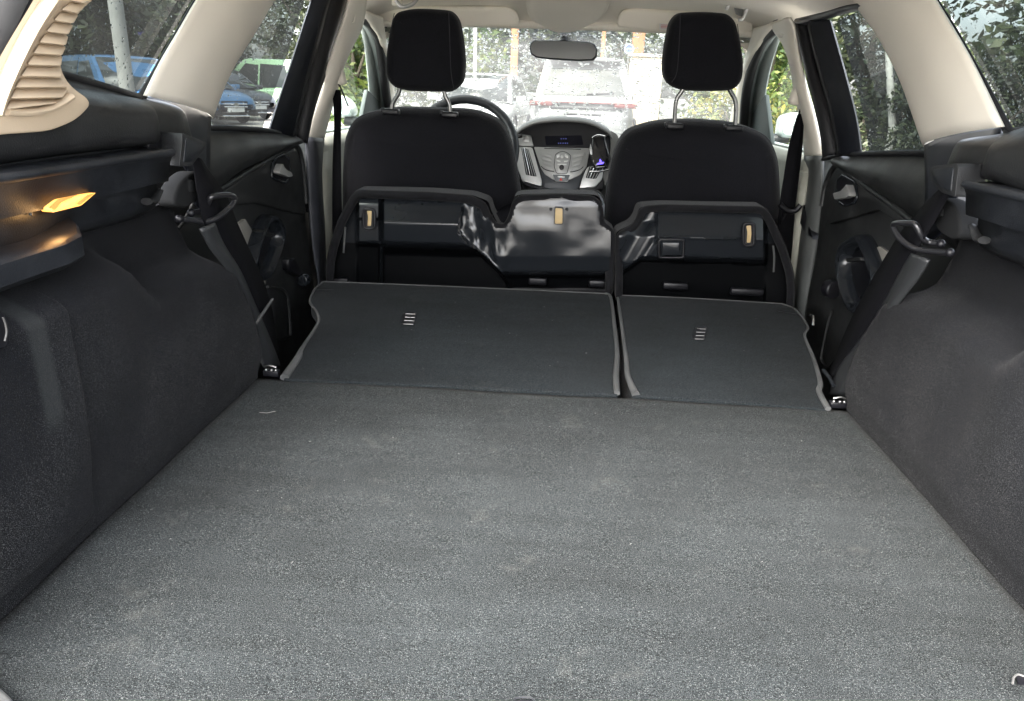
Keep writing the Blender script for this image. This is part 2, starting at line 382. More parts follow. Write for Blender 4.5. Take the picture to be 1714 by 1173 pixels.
# footwell under the flipped cushions
mb = MB()
mb.add([(-.80, 1.30, .34), (.80, 1.30, .34), (.80, 3.35, .34), (-.80, 3.35, .34)], [(0, 1, 2, 3)])
mb.add([(-.80, 1.315, .34), (.80, 1.315, .34), (.80, 1.315, .585), (-.80, 1.315, .585)], [(0, 1, 2, 3)])
struct(mb.build('footwell_floor', DARKC, solid=.02))

# headliner
prof = [(-.648, 1.350), (-.635, 1.356), (-.57, 1.385), (-.42, 1.408), (-.2, 1.415), (0, 1.417), (.2, 1.415), (.42, 1.408), (.57, 1.385), (.635, 1.356), (.648, 1.350)]
cols = []
for Y, dz, k in ((.66, -.035, .97), (1.0, -.01, .98), (1.5, 0, .985), (2.0, 0, 1), (2.3, 0, 1), (2.48, -.012, .985), (2.58, -.04, .965), (2.62, -.068, .95)):
    cols.append([Vector((x*k, Y, z+dz)) for x, z in prof])
struct(MB().grid(loft(cols, 4, 4)).build('headliner', ROOFC, solid=.012))

# ================================================================== outer body of this car
t = thing('car_body', 'pale silver outer body shell of the car seen from its open tailgate', 'car body')
cols = []
for Y, dz, k in ((.62, 0, .99), (1.2, .03, 1), (2.0, .035, 1), (2.5, .01, .98), (2.66, -.035, .95)):
    cols.append([Vector((x*k, Y, z+dz+.03)) for x, z in [(-.70, 1.365)]+prof[1:-1]+[(.70, 1.365)]])
MB().grid(loft(cols, 2, 2)).build('roof_panel', PAINTS, t, solid=.006)
for s in (-1, 1):
    cols = []
    for Y in (.42, 1.0, 2.0, 3.0, 3.5):
        k = {.42: -.05, 3.5: -.04}.get(Y, 0)
        cols.append([Vector((s*(.80+k), Y, .26)), Vector((s*(.88+k), Y, .40)), Vector((s*(.905+k), Y, .62)), Vector((s*(.90+k), Y, .80)), Vector((s*(.84+k), Y, .95)), Vector((s*(.775+k), Y, 1.0))])
    MB().grid(loft(cols, 3, 3)).build('side_panel', PAINTS, t, solid=.01)
    MB().add([(s*.80, .42, .3), (s*.80, 3.4, .3), (s*.80, 3.4, 1.0), (s*.80, .42, 1.0)], [(0, 1, 2, 3)]).build('inner_panel', BLACK, t, solid=.01)
cols = []
for Y, z, k in ((3.46, .96, .74), (3.8, .93, .76), (4.2, .84, .74), (4.38, .72, .66), (4.42, .5, .62)):
    cols.append([Vector((u*k, Y, z-.05*u*u)) for u in (-1, -.7, -.35, 0, .35, .7, 1)])
MB().grid(loft(cols, 3, 3)).build('bonnet', PAINTS, t, solid=.01)
MB().add([(-.8, 3.36, .3), (.8, 3.36, .3), (.8, 3.40, .95), (-.8, 3.40, .95)], [(0, 1, 2, 3)]).build('bulkhead', BLACK, t, solid=.01)
MB().add([(-.8, .42, .30), (.8, .42, .30), (.8, 3.4, .30), (-.8, 3.4, .30)], [(0, 1, 2, 3)]).build('underbody', BLACK, t, solid=.01)

# ================================================================== windscreen
t = thing('windscreen', 'windscreen of the car wet with rain behind the mirror', 'windscreen')
def WS(u, v):  # u -1..1 across, v 0 top .. 1 bottom
    x = u*(.60+.14*v); return Vector((x, 2.62+.86*v-.10*u*u, 1.348-.37*v+.03*math.sin(v*math.pi)-.012*u*u))
MB().grid([[WS(-1+2*i/16, j/10) for i in range(17)] for j in range(11)]).build('pane', WSCR, t)
drops(2600, WS, [.002, .003, .004, .005, .006, .007], 'raindrops', t, 3, -1)
MB().tube([WS(-1, 0)+Vector((0, -.01, 0))]+[WS(-1+2*i/10, -.012) for i in range(1, 10)]+[WS(1, 0)+Vector((0, -.01, 0))], .014, 8).build('header_strip', CREAM, t)

# ================================================================== front pillars
for s, lab in ((-1, 'cream windscreen pillar trim beyond the steering wheel'), (1, 'cream windscreen pillar trim beside the right head restraint')):
    t = thing('front_pillar', lab, 'pillar', 'windscreen pillars')
    cols = []
    sl_ = [(600, 14), (606, 25), (616, 37), (628, 52), (638, 80), (645, 115), (648, 147), (652, 190), (653, 235)] if s < 0 else [(1308, 34), (1298, 44), (1285, 58), (1270, 82), (1258, 109), (1252, 135), (1247, 157), (1243, 205), (1241, 245)]
    for i, (x, y) in enumerate(sl_):
        v = -.06+1.06*i/8; a = WS(s, v); b = PS(x, y, -.036)
        cols.append([a+Vector((-s*.03, -.012, -.004)), a.lerp(b, .35)+Vector((-s*.028, -.015, -.006)), a.lerp(b, .7)+Vector((-s*.022, -.012, -.006)), b, b+Vector((0, .03, 0))])
    MB().grid(loft(cols, 3, 3)).build('trim', CREAM, t, solid=.008)
    a = [(-.08), .2, .5, .85]
# ================================================================== front doors
for s in (-1, 1):
    Lf = s < 0
    t = thing('front_door', ('front door on the driver side with clear window left of the steering wheel' if Lf else 'front door on the passenger side with clear window right of the front seats'), 'car door', 'front doors')
    if Lf:
        seal = [(606, 25), (612, 33), (624, 46), (636, 76), (645, 147), (651, 190), (652, 230)]
        fr = [(600, 33), (607, 42), (617, 62), (628, 105), (636, 160), (638, 195), (638, 230)]
        gl = [(594, 25), (603, 44), (610, 78), (616, 130), (617, 158), (612, 190), (600, 230)]
        rear = [(560, 45), (557, 60), (550, 90), (545, 130), (540, 170), (537, 200), (530, 232)]
        sill = [(520, 238), (565, 232), (650, 222)]
    else:
        seal = [(1300, 42), (1293, 52), (1278, 68), (1260, 109), (1249, 157), (1245, 205), (1243, 240)]
        fr = [(1304, 50), (1298, 60), (1282, 85), (1270, 115), (1260, 165), (1257, 205), (1254, 240)]
        gl = [(1312, 52), (1305, 69), (1297, 90), (1291, 108), (1282, 151), (1280, 190), (1288, 240)]
        rear = [(1330, 62), (1333, 90), (1337, 120), (1342, 160), (1350, 200), (1356, 230), (1365, 262)]
        sill = [(1245, 232), (1320, 234), (1375, 264)]
    a, b, c = cr(PO(seal, PS, -.03), 4), cr(PO(fr, PS, 0), 4), cr(PO(gl, PS, .02), 4)
    MB().tube(a, .016, 8).build('door_seal', RUBBER, t)
    MB().grid([a, b]).build('inner_frame', mat('window_frame_grey%d' % s, (.20, .23, .23), .45, var=(9, .08)), t, solid=.006)
    MB().grid([b, c]).build('outer_frame', mat('window_frame_pale%d' % s, (.36, .40, .39), .45, var=(9, .08)), t, solid=.006)
    d = cr(PO(rear, PS, .02), 4)
    MB().grid([c, d]).build('window_pane', CLEAR, t)
    # sail panel and door mirror
    q = PO([(616, 150), (652, 186), (652, 232), (600, 232)] if Lf else [(1280, 158), (1290, 240), (1250, 240), (1252, 200)], PS, .0)
    MB().prism(q, (s*.015, 0, 0)).build('sail_panel', mat('sail_grey%d' % s, (.10, .12, .12), .5), t, bevel=.003)
    mp = [(571, 158), (585, 160), (597, 172), (600, 186), (594, 194), (566, 195), (560, 190), (562, 166)] if Lf else [(1301, 192), (1316, 187), (1336, 187), (1342, 200), (1340, 226), (1310, 231), (1296, 226)]
    mo = rnd(PO(mp, PY, 2.92), .02, 4)
    mo = [p+Vector((s*.02, 0, 0)) for p in mo]
    m = pad(mo, (0, .10, -.01), .03, 4, .01).build('door_mirror', PAINTS, t)
    cc = sum(mo, Vector())/len(mo)
    MB().prism([cc+(p-cc)*.8+Vector((0, -.004, 0)) for p in mo], (0, .003, 0)).build('mirror_glass', mat('mirror_pale%d' % s, (.62, .70, .70), .12, metal=.5), m)
    MB().tube([cc+Vector((0, .05, -.05)), cc+Vector((-s*.10, .06, -.07))], .02, 8).build('mirror_arm', BLACK, m)
    # door card under the glass
    cols = [[Vector((s*x, Y, z)) for x, z in ((.72, 1.0), (.70, .985), (.692, .95), (.692, .90), (.70, .40))] for Y in (2.16, 2.5, 3.1)]
    MB().grid(loft(cols, 2, 2)).build('door_card', DOORLT, t, solid=.01)
    bd = [(520, 330), (541, 296), (560, 280), (640, 262), (640, 276), (560, 298), (543, 318), (524, 356)] if Lf else [(1300, 300), (1330, 318), (1345, 345), (1360, 400), (1345, 385), (1325, 345), (1300, 318)]
    MB().prism(PO(bd, PX, s*.690), (s*.02, 0, 0)).build('door_band', BLACK, t)
# ================================================================== B pillars
for s in (-1, 1):
    Lf = s < 0
    t = thing('door_pillar', ('cream and black pillar trim left of the driver seat' if Lf else 'cream and black pillar trim right of the passenger seat'), 'pillar', 'pillars between the doors')
    if Lf:
        ol = [(585, -8), (580, 13), (570, 45), (563, 63), (545, 118), (531, 160), (520, 195), (511, 229)]
        mi = [(598, -8), (592, 16), (582, 55), (574, 90), (560, 135), (548, 170), (536, 200), (526, 230)]
        ri = [(612, -6), (610, 20), (602, 52), (586, 82), (575, 110), (566, 140), (553, 185), (541, 231)]
        lo = [(511, 229), (512, 265), (515, 320), (518, 374), (524, 424), (533, 478), (545, 600)]
        lm = [(526, 230), (528, 265), (530, 320), (533, 374), (535, 424), (538, 478), (552, 600)]
        lr = [(541, 231), (540, 265), (541, 320), (544, 374), (546, 424), (548, 478), (562, 600)]
        ys = (2.06, 2.13, 2.24)
    else:
        ol = [(1322, 30), (1330, 45), (1336, 80), (1343, 115), (1352, 150), (1363, 190), (1372, 228), (1380, 260)]
        mi = [(1310, 32), (1318, 47), (1323, 85), (1332, 122), (1340, 158), (1350, 195), (1358, 230), (1363, 260)]
        ri = [(1296, 40), (1296, 50), (1310, 70), (1320, 95), (1326, 120), (1332, 160), (1342, 205), (1348, 260)]
        lo = [(1379, 260), (1378, 300), (1377, 350), (1371, 400), (1362, 450), (1350, 510), (1340, 600)]
        lm = [(1364, 260), (1364, 300), (1358, 350), (1350, 400), (1343, 450), (1336, 510), (1328, 600)]
        lr = [(1348, 260), (1347, 300), (1340, 350), (1334, 400), (1330, 450), (1324, 510), (1316, 600)]
        ys = (2.06, 2.13, 2.24)
    U = loft([PO(ol, PY, ys[0]), PO(mi, PY, ys[1]-.035), PO(ri, PY, ys[2])], 3, 4)
    MB().grid(U).build('upper_trim', CREAM, t, solid=.008)
    D = loft([PO(lo, PY, ys[0]), PO(lm, PY, ys[1]-.04), PO(lr, PY, ys[2])], 3, 3)
    MB().grid(D).build('lower_trim', mat('pillar_lower%d' % s, (.028, .03, .036) if Lf else (.075, .08, .078), .5, bump=(900, .25, .0005), var=(12, .15)), t, solid=.008)
    q = [(588, 22), (596, 24), (592, 38), (586, 36)] if Lf else [(1304, 56), (1311, 58), (1309, 63), (1303, 61)]
    MB().tube([PY(x, y, 2.10) for x, y in q], .0012, 5).build('airbag_mark', CREAM, t)
    # height adjuster carrying the belt loop
    hx, hy = (568, 125) if Lf else (1333, 158)
    c = PY(hx, hy, 2.16)
    MB().box(c, (.028, .03, .055), Matrix.Rotation(s*.25, 3, 'Y')).build('belt_adjuster', CREAM, t, bevel=.008, seg=3)
    tb = thing('front_seat_belt', ('black front seat belt hanging beside the driver seat' if Lf else 'wide black front seat belt hanging beside the passenger seat'), 'seat belt', 'front seat belts')
    if Lf: ctr = [(563, 150), (565, 175), (565, 210), (564, 260), (564, 330), (566, 420)]; wd = [.012, .012, .010, .012, .014, .016]
    else: ctr = [(1343, 182), (1338, 205), (1331, 250), (1324, 300), (1318, 345), (1310, 450)]; wd = [.006, .012, .019, .021, .022, .022]
    cl = [cr([PY(x, y, 2.16+.004*i)+Vector((k*wd[i], 0, 0)) for i, (x, y) in enumerate(ctr)], 4) for k in (-1, 0, 1)]
    MB().grid(cl).build('webbing', WEB, tb, solid=.002)
    q = [(556, 143), (566, 140), (574, 156), (583, 178)] if Lf else [(1335, 160), (1341, 172), (1343, 184), (1340, 190)]
    MB().tube(cr(PO(q, PY, 2.15), 4), .004, 8, flat=.6).build('belt_loop', BLACK if Lf else CREAM, tb)
    if not Lf:
        MB().tube(cr(PO([(1306, 342), (1316, 352), (1330, 353), (1340, 343)], PY, 2.14), 4), .008, 8).build('belt_anchor', BLACK, tb)
        MB().tube(PO([(1311, 352), (1308, 372), (1318, 352)], PY, 2.14), .003, 6).build('anchor_link', BLACK, tb)
# ================================================================== rear doors
for s in (-1, 1):
    Lf = s < 0
    t = thing('rear_door', ('rear door left of the flipped cushions with cars outside its window' if Lf else 'rear door right of the flipped cushions with ivy outside its window'), 'car door', 'rear doors')
    if Lf:
        g_r = [(533, -40), (523, 0), (507, 50), (491, 100), (474, 150), (461, 190), (452, 218)]
        f_m = [(558, -40), (546, 0), (537, 30), (527, 70), (512, 125), (499, 180), (489, 228)]
        f_m2 = [(562, -40), (551, 0), (543, 30), (533, 70), (518, 125), (505, 180), (495, 228)]
        f_r = [(592, -40), (583, 8), (572, 45), (563, 68), (545, 122), (525, 185), (513, 240)]
        g_l = [(470, -40), (440, 0), (400, 50), (370, 100), (345, 150), (335, 190), (330, 216)]
        top = [(330, 214), (352, 214), (400, 215), (452, 219), (490, 231), (513, 236)]
    else:
        g_r = [(1388, 34), (1390, 40), (1396, 62), (1410, 112), (1424, 165), (1434, 210), (1440, 256)]
        f_m = [(1356, 32), (1360, 50), (1366, 80), (1380, 130), (1394, 180), (1402, 220), (1408, 258)]
        f_m2 = [(1351, 33), (1355, 52), (1361, 80), (1374, 130), (1388, 180), (1396, 220), (1402, 258)]
        f_r = [(1329, 38), (1331, 44), (1338, 80), (1352, 130), (1366, 185), (1375, 230), (1378, 264)]
        g_l = [(1480, -10), (1490, 0), (1510, 50), (1540, 110), (1560, 170), (1575, 220), (1580, 250)]
        top = [(1580, 254), (1549, 256), (1500, 256), (1440, 258), (1405, 260), (1378, 266)]
    a, b, b2, c, d = cr(PO(g_r, PS, .0), 4), cr(PO(f_m, PS, -.03), 4), cr(PO(f_m2, PS, -.012), 4), cr(PO(f_r, PS, -.035), 4), cr(PO(g_l, PS, .0), 4)
    MB().grid([[p+Vector((s*.02, .05, 0)) for p in a], a, b]).build('window_frame', NAVY, t, solid=.006)
    MB().grid([b, b2]).build('frame_groove', RUBBER, t, solid=.006)
    MB().grid([b2, [p.lerp(q, .5)+Vector((-s*.008, 0, 0)) for p, q in zip(b2, c)], c]).build('door_seal', RUBBER, t, solid=.006)
    MB().grid([[p+Vector((s*.02, 0, 0)) for p in a], [p+Vector((s*.02, 0, 0)) for p in d]]).build('window_pane', TINT, t)
    def gp(u, v, a=a, d=d, s=s):
        k = v*(len(a)-1); i = min(max(int(k), 0), len(a)-2); f = k-i; p = a[i].lerp(a[i+1], f); q = d[i].lerp(d[i+1], f); return p.lerp(q, (u+1)/2)+Vector((s*.02, 0, 0))
    drops(260, gp, [.0012, .0016, .002, .0028], 'raindrops', t, 11+s, 1)
    hd = [(440, -60), (523, -30), (583, -25)] if Lf else [(1520, -30), (1440, 8), (1335, 34)]
    if not Lf: MB().grid([cr(PO([(1330, 33), (1352, 28), (1385, 20), (1415, 11), (1450, 6), (1490, 0)], PS, -.04), 3), cr(PO([(1336, 46), (1356, 38), (1388, 29), (1418, 20), (1452, 14), (1490, 8)], PS, -.02), 3)]).build('top_frame', NAVY, t, solid=.006)
    if not Lf: MB().tube(cr(PO([(1364, 36), (1385, 27), (1412, 18), (1438, 14), (1470, 10)], PS, -.01), 3), .004, 6).build('glass_run', PIPE, t)
    wl = cr(PO(top, PS, -.012), 4)
    MB().tube(wl, .006, 8).build('waist_seal', RUBBER, t)
    # door card
    X0 = s*.70
    if Lf: out = [(335, 216), (400, 217), (452, 221), (488, 232), (505, 252), (510, 300), (514, 360), (520, 430), (534, 520), (545, 640), (420, 700), (230, 560), (235, 206)]
    else: out = [(1575, 256), (1500, 258), (1440, 260), (1405, 262), (1388, 280), (1378, 312), (1372, 350), (1366, 410), (1356, 480), (1340, 560), (1330, 700), (1480, 760), (1640, 520)]
    MB().prism(PO(out, PX, X0), (s*.05, 0, 0)).build('door_card', DOORP, t, bevel=.012, seg=3)
    # upper bolster, swelling inward over a long diagonal crease
    if Lf: tp = [(290, 212), (400, 217), (452, 221), (478, 226), (498, 236)]; bt = [(290, 400), (372, 308), (420, 277), (462, 252), (497, 240)]
    else: tp = [(1640, 250), (1500, 258), (1450, 260), (1420, 262), (1400, 268)]; bt = [(1640, 450), (1527, 363), (1480, 325), (1430, 288), (1402, 272)]
    A, B = PO(tp, PX, X0-s*.002), PO(bt, PX, X0-s*.002); cols = []
    for k, dx in ((0, 0), (.06, .022), (.3, .040), (.6, .040), (.8, .022), (.93, .004), (1, -.004)):
        cols.append([p.lerp(q, k)+Vector((-s*dx*(1 if i < 4 else .35), 0, 0)) for i, (p, q) in enumerate(zip(A, B))])
    MB().grid(loft(cols, 3, 4)).build('bolster', DOORP, t, solid=.004)
    # ridge below the crease
    if Lf: rl = [(360, 322), (400, 296), (440, 272), (478, 250), (496, 244), (504, 262), (509, 300), (512, 340)]
    else: rl = [(1540, 380), (1510, 356), (1470, 326), (1430, 297), (1404, 276), (1392, 285), (1382, 310), (1376, 345)]
    R_ = cr(PO(rl, PX, X0-s*.012), 4); MB().tube(R_, .007, 8).build('ridge', DOORP, t)
    if Lf: lp = [(372, 318), (440, 274), (480, 252), (498, 250), (506, 275), (511, 330), (512, 360), (470, 350), (430, 340), (385, 345)]
    else: lp = [(1538, 388), (1470, 330), (1430, 300), (1405, 280), (1392, 292), (1381, 320), (1376, 352), (1384, 375), (1420, 365), (1470, 350), (1500, 370)]
    MB().prism(rnd(PO(lp, PX, X0-s*.014), .02), (s*.02, 0, 0)).build('handle_surround', DOORP, t, bevel=.006, seg=3)
    # inner handle
    hb = [(456, 272), (462, 264), (474, 258), (482, 264), (485, 282), (482, 300), (476, 306), (462, 300), (454, 296)] if Lf else [(1403, 300), (1410, 293), (1420, 298), (1432, 305), (1435, 330), (1431, 339), (1414, 344), (1405, 338), (1401, 320)]
    Xh = X0-s*.016
    hp = rnd(PO(hb, PX, Xh), .006, 3)
    hz = MB().tube(hp, .0036, 8, closed=True).build('handle_bezel', GLOSSB, t)
    MB().prism(hp, (-s*.0025, 0, 0)).build('handle_recess', BLACK, hz)
    lv = [(457, 287), (460, 277), (463, 273), (466, 280), (470, 284), (478, 288), (480, 294), (474, 296), (458, 290)] if Lf else [(1405, 324), (1418, 320), (1424, 314), (1428, 308), (1432, 320), (1433, 328), (1424, 332), (1408, 334)]
    MB().prism(rnd(PO(lv, PX, Xh-s*.004), .004, 3), (-s*.016, 0, 0)).build('door_lever', SILVER, hz, bevel=.004, seg=3)
    # pull cup
    pc = [(462, 366), (470, 372), (476, 388), (473, 410), (464, 436), (455, 456), (442, 466), (432, 460), (428, 446), (432, 420), (442, 388), (452, 370)] if Lf else [(1403, 420), (1412, 408), (1432, 400), (1442, 412), (1452, 436), (1460, 470), (1452, 492), (1438, 506), (1426, 518), (1416, 508), (1406, 480), (1400, 445)]
    pp = cr(PO(pc, PX, X0-s*.03), 3, True)
    pc_ = sum(pp, Vector())/len(pp)
    def rg_(k, dx): return [pc_+Vector((-s*dx, (p-pc_).y*k, (p-pc_).z*k)) for p in pp]
    rings = [rg_(1.16, -.028), rg_(1.14, -.010), rg_(1.06, .002), rg_(.96, .004), rg_(.84, -.002), rg_(.78, -.016), rg_(.76, -.027)]
    rings = [r_+[r_[0]] for r_ in rings]
    pu = MB().grid(rings).build('pull_handle', GLOSSB, t)
    MB().prism(rg_(.80, -.0255), (s*.004, 0, 0)).build('cup', BLACK, pu)
    pi = [(438, 384), (462, 392), (460, 396), (436, 388)] if Lf else [(1416, 432), (1440, 430), (1440, 436), (1416, 438)]
    MB().prism(PO(pi, PX, X0-s*.032), (s*.02, 0, 0)).build('cup_ledge', DOORP, pu, bevel=.002)
    for q in ([[(400, 373), (410, 366), (424, 388), (416, 414), (408, 396)], [(432, 457), (443, 462), (446, 474), (442, 478), (437, 470)]] if Lf else [[(1456, 430), (1465, 415), (1472, 412), (1486, 422), (1470, 452), (1462, 462)], [(1426, 505), (1436, 500), (1434, 512), (1426, 518)]]):
        MB().prism(rnd(PO(q, PX, X0-s*.006), .004, 3), (s*.01, 0, 0)).build('fabric_insert', GREYP, t, bevel=.003)
    # map pocket and small fittings
    po = [(448, 480), (470, 482), (482, 500), (486, 555), (480, 566), (462, 568)] if Lf else [(1392, 520), (1385, 545), (1376, 590), (1376, 605), (1390, 612), (1420, 560)]
    MB().tube(cr(PO(po, PX, X0-s*.008), 4), .004, 6).build('pocket_edge', DOORP, t)
    if Lf:
        MB().prism(PO([(484, 434), (494, 432), (508, 456), (502, 462), (486, 452)], PX, X0-.0+.02), (-.03, 0, 0)).build('check_strap', BLACK, t, bevel=.004)
        MB().disc(PX(512, 467, -.675), (-.3, -1, 0), .017, .02, 16).build('latch_cover', GLOSSB, t, bevel=.004, seg=3)
    else:
        MB().disc(PX(1385, 482, .68), (.3, -1, .1), .022, .03, 16).build('latch_cover', BLACK, t, bevel=.005, seg=3)
        MB().tube(PO([(1356, 528), (1362, 530), (1362, 545)], PX, .68), .005, 8).build('latch_pin', CHROME, t)
# ================================================================== cargo side: carpet wall
def wallX(Y, z, s=-1):
    """inward face of the side carpet: wheel-arch bulge below, recess above it, rear lobe near the tailgate"""
    base = .553+.018*sst(.70, .95, z)
    arch = .928-.055*(sst(.93, 1.0, Y) if s < 0 else sst(.83, .90, Y))-.12*max(0, Y-1.12)
    rec = .062*sst(arch-.032, arch+.012, z)
    swell = .016*math.exp(-((Y-.80)/.18)**2)*sst(.62, .8, z)
    lip = .012*sst(.66, .61, z)
    return base+rec-swell+lip+.0035*mnoise.noise(Vector((Y*9, z*9, 1)))
for s in (-1, 1):
    Lf = s < 0
    t = thing('cargo_side_carpet', ('black felt side wall under the glowing cargo lamp' if Lf else 'lint covered black felt side wall over the right wheel arch'), 'side carpet', 'felt side walls of the cargo bay')
    ys = [.40+i*.0125 for i in range(79)]; zs = [.596+i*.0125 for i in range(30)]
    def rearedge(z): return 1.315-.0*z if z < .66 else 1.315-.12*sst(.66, .98, z)
    rows = [[Vector((s*wallX(min(Y, rearedge(z)), z, s), min(Y, rearedge(z)), z)) for Y in ys] for z in zs]
    MB().grid(rows).build('felt_wall', WALLC, t, solid=.01)
    if Lf:
        pan = [(-120, 520), (60, 463), (88, 462), (99, 478), (104, 560), (117, 700), (138, 830), (146, 858), (138, 876), (60, 950), (-120, 1100)]
        P2 = [PX(x, y, -.553) for x, y in pan]; P2 = rnd(P2, .012, 4); P2 = [a.lerp(b, j/6) for a, b in zip(P2, P2[1:]+P2[:1]) for j in range(6 if (a-b).length > .02 else 1)]
        poly = [(p.y, p.z) for p in P2]
        # the panel: a slightly proud skin following the wall, with an edge of its own
        mb = MB(); n = len(poly)
        c = (.62, .80); rings = []
        for k, dx in [(0, .003), (.008, .0085), (.02, .011), (.035, .012)]+[(q/20, .012) for q in range(1, 21)]:
            rings.append([Vector((-(wallX(y+(c[0]-y)*k*.96, z+(c[1]-z)*k*.96)-dx), y+(c[0]-y)*k*.96, z+(c[1]-z)*k*.96)) for y, z in poly])
        rings = [[p+Vector((-.016, 0, 0)) for p in rings[0]]]+rings
        v = [p for r in rings for p in r]; f = [(i*n+k, i*n+(k+1) % n, (i+1)*n+(k+1) % n, (i+1)*n+k) for i in range(len(rings)-1) for k in range(n)]
        mb.add(v, f+[tuple((len(rings)-1)*n+k for k in range(n))])
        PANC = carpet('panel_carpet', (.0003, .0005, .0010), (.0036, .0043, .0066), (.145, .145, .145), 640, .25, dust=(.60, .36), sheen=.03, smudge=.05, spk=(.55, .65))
        # a paler streak down the panel, fixed to the felt
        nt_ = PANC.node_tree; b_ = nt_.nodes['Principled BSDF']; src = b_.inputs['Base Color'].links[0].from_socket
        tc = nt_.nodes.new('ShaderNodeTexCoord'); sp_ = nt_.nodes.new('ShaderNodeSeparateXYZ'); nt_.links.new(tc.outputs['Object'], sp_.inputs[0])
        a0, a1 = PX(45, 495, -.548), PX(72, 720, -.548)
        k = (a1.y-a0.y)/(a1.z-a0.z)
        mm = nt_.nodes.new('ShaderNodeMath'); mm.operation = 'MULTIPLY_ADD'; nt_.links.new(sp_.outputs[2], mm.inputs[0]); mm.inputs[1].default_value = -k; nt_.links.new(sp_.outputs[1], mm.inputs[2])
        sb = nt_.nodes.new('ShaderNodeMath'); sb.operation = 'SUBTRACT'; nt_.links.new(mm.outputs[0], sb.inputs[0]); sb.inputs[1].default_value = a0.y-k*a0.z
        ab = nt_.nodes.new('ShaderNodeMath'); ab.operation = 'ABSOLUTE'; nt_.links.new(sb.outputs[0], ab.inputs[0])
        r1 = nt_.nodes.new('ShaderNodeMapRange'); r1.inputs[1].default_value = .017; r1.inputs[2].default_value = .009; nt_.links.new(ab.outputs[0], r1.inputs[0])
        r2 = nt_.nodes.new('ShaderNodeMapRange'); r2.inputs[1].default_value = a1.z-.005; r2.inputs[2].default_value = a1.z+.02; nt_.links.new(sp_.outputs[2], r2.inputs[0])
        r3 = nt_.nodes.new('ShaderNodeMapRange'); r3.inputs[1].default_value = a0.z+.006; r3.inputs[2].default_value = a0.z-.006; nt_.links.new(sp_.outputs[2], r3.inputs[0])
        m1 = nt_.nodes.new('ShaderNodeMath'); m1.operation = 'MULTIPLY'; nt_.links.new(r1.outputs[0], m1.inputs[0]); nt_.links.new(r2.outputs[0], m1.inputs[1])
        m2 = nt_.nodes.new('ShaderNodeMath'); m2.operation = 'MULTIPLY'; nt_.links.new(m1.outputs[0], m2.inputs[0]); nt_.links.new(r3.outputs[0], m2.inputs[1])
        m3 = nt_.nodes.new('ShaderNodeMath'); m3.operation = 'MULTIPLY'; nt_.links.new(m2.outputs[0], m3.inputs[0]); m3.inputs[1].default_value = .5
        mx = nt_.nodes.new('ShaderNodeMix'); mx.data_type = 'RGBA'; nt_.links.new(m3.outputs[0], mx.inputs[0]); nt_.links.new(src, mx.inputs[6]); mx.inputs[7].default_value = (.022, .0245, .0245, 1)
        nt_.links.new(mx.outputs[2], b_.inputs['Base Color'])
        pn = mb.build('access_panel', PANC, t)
        MB().tube([p+Vector((-.0002, 0, 0)) for p in rings[1]], .0030, 6, closed=True).build('panel_gap', RUBBER, pn)
        lc = cr(PO([(5, 531), (9, 542), (11, 556), (8, 571)], PX, -.528), 4)
        MB().tube(lc, .0011, 6).build('panel_catch', mat('catch_grey', (.035, .035, .034), .5), pn)
        MB().prism(rnd(PO([(-12, 522), (8, 524), (14, 548), (12, 580), (-12, 584)], PX, -.5335), .006), (-.012, 0, 0)).build('catch_recess', BLACK, pn)
